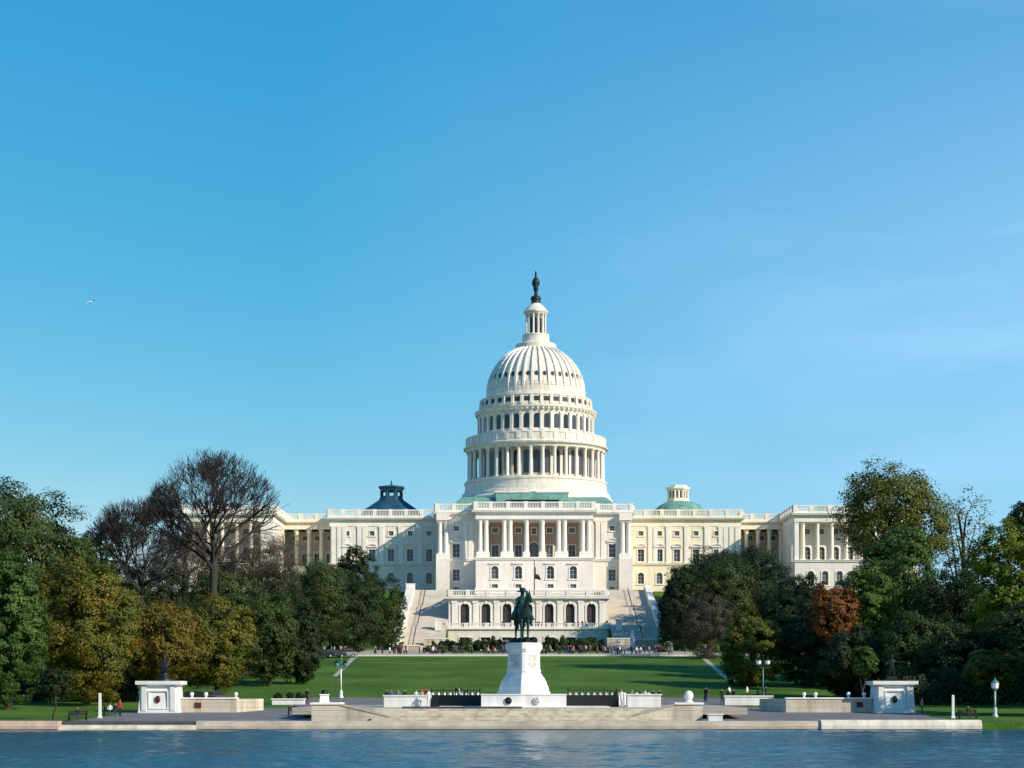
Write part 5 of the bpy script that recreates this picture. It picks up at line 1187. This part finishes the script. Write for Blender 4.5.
tree(955, 560, 680, 90, 262, 'deep', 'dark tree in front of the yellow green one', 13000, .36)
tree(812, 612, 700, 70, 262, 'deep', 'dark tree beside the lone olive yellow tree', 11000, .36)
tree(856, 625, 706, 80, 236, 'deep', 'dark tree behind the right parapet wall', 12000, .34)
tree(915, 612, 708, 80, 232, 'dark', 'dark tree behind the right pedestal', 12000, .34)
tree(968, 620, 712, 80, 226, 'deep', 'dark tree between right pedestal and the far right lamp', 12000, .34)
tree(1030, 600, 712, 90, 222, 'deep', 'dark tree at the right edge behind the lamp', 12000, .34)
tree(864, 643, 680, 27, 206, 'green', 'small round green tree left of the right pedestal', 5000, .22, nl=9)
tree(993, 647, 690, 56, 194, 'olive', 'small rounded olive tree behind the far right lamp', 9000, .24, nl=12)
# trees just out of the frame on the right whose shade falls into it
for px, yt, w_, D in ((1120,560,150,205),(1180,520,150,240),(1085,590,110,186),(1130,500,130,285),(1060,570,110,330)):
    tree(px, yt, 705, w_, D, 'dark', 'dark green tree standing just beyond the right edge of the view at %s' % {205:'the second rank',240:'the third rank',186:'the first rank',285:'the fourth rank',330:'the fifth rank'}[D], 9000, .5, group='trees beyond the right edge')
# young tree at far left on the grass
tree(54, 668, 700, 34, 176, 'deep', 'young dark tree on the grass beside the far left bench', 3500, .2, nl=8)
# --- shrubs before the arcade
shr = [(452,640,9,'deep'),(462.5,637,10,'dark'),(469,638,9,'green'),(477,640,8,'deep'),(485,641,8,'deep'),(493.5,635,7,'deep'),(501,639,6,'deep'),(507,642,6,'deep'),(548.5,635,8,'deep'),(556,637,7,'deep'),(563,634,7,'dark'),(572.5,640,9,'deep'),(581.5,636,11,'dark'),(588.5,636,10,'dark'),(595,638,9,'dark'),(601.5,638,8,'deep')]
ordn = ['first','second','third','fourth','fifth','sixth','seventh','eighth']
for i, (px, yt, w_, lf) in enumerate(shr):
    tree(px, yt, 653, w_, 388, lf, '%s upright shrub from the left in the row before the arcade, %s of the monument' % (ordn[i % 8].capitalize(), 'left' if i < 8 else 'right'), 900, .3, name='shrub', nl=6, group='upright shrubs before the arcade', clump=.3, trunk=False, cat='shrub')
for xa, xb, sd_ in ((432, 516, 'left'), (542, 604, 'right')):
    D = 392; X0, X1 = W(xa, D), W(xb, D); g = T(0, D); rng = np.random.default_rng(50); n = int((X1-X0)*420)
    t = thing('hedge', ((X0+X1)/2, D, g), 'low dark green hedge behind the upright shrubs %s of the monument' % sd_, 'hedge', 'hedges before the arcade')
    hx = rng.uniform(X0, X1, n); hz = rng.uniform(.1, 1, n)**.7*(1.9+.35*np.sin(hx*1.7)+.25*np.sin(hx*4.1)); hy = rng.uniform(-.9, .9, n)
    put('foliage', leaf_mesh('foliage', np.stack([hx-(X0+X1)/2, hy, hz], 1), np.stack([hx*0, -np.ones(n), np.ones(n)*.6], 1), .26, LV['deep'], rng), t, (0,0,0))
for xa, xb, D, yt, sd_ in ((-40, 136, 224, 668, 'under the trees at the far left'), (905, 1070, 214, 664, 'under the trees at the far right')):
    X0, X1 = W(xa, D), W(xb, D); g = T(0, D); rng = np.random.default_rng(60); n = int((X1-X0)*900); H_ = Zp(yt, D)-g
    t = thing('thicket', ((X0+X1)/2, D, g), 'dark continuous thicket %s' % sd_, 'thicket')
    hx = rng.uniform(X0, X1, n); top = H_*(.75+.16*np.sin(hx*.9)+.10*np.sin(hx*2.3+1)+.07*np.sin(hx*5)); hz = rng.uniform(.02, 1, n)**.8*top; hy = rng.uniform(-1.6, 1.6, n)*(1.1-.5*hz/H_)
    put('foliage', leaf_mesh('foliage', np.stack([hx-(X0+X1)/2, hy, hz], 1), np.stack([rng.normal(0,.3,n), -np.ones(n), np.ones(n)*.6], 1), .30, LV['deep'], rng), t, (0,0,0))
for i, (px, w_) in enumerate(((430,12),(441,12),(663,12))):
    tree(px, 645, 655, w_, 372, 'dark', ['low clipped bush at the foot of the left stairs','low clipped bush between the left stairs and the arcade shrubs','low bush at the foot of the right stairs'][i], 900, .28, name='bush', nl=6, clump=.3, trunk=False, cat='bush')
tree(666, 616, 652, 18, 398, 'olive', 'small yellow green tree beside the outer wall of the right stairs', 2500, .3)
for i, (px, w_) in enumerate(((278,9),(290,8),(300,9))):
    tree(px, 692.5, 700, w_, 216.5, 'deep', ['leftmost dark bush behind the small white planter wall','middle dark bush behind the small white planter wall','rightmost dark bush behind the small white planter wall'][i], 700, .16, name='bush', nl=6, clump=.3, trunk=False, cat='bush')
# far treeline beyond the building on both sides
for px, yt, w_, D, lab in ((-30,560,160,420,'far dark tree behind the left wood at the edge'),(1060,560,160,420,'far dark tree behind the right wood at the edge'),(900,575,120,440,'far dark tree below the end of the right wing'),(830,590,90,430,'far dark tree between the right wing and the rust coloured tree'),(60,575,120,400,'far dark tree behind the bare trees')):
    tree(px, yt, 655, w_, D, 'deep', lab, 9000, .5)
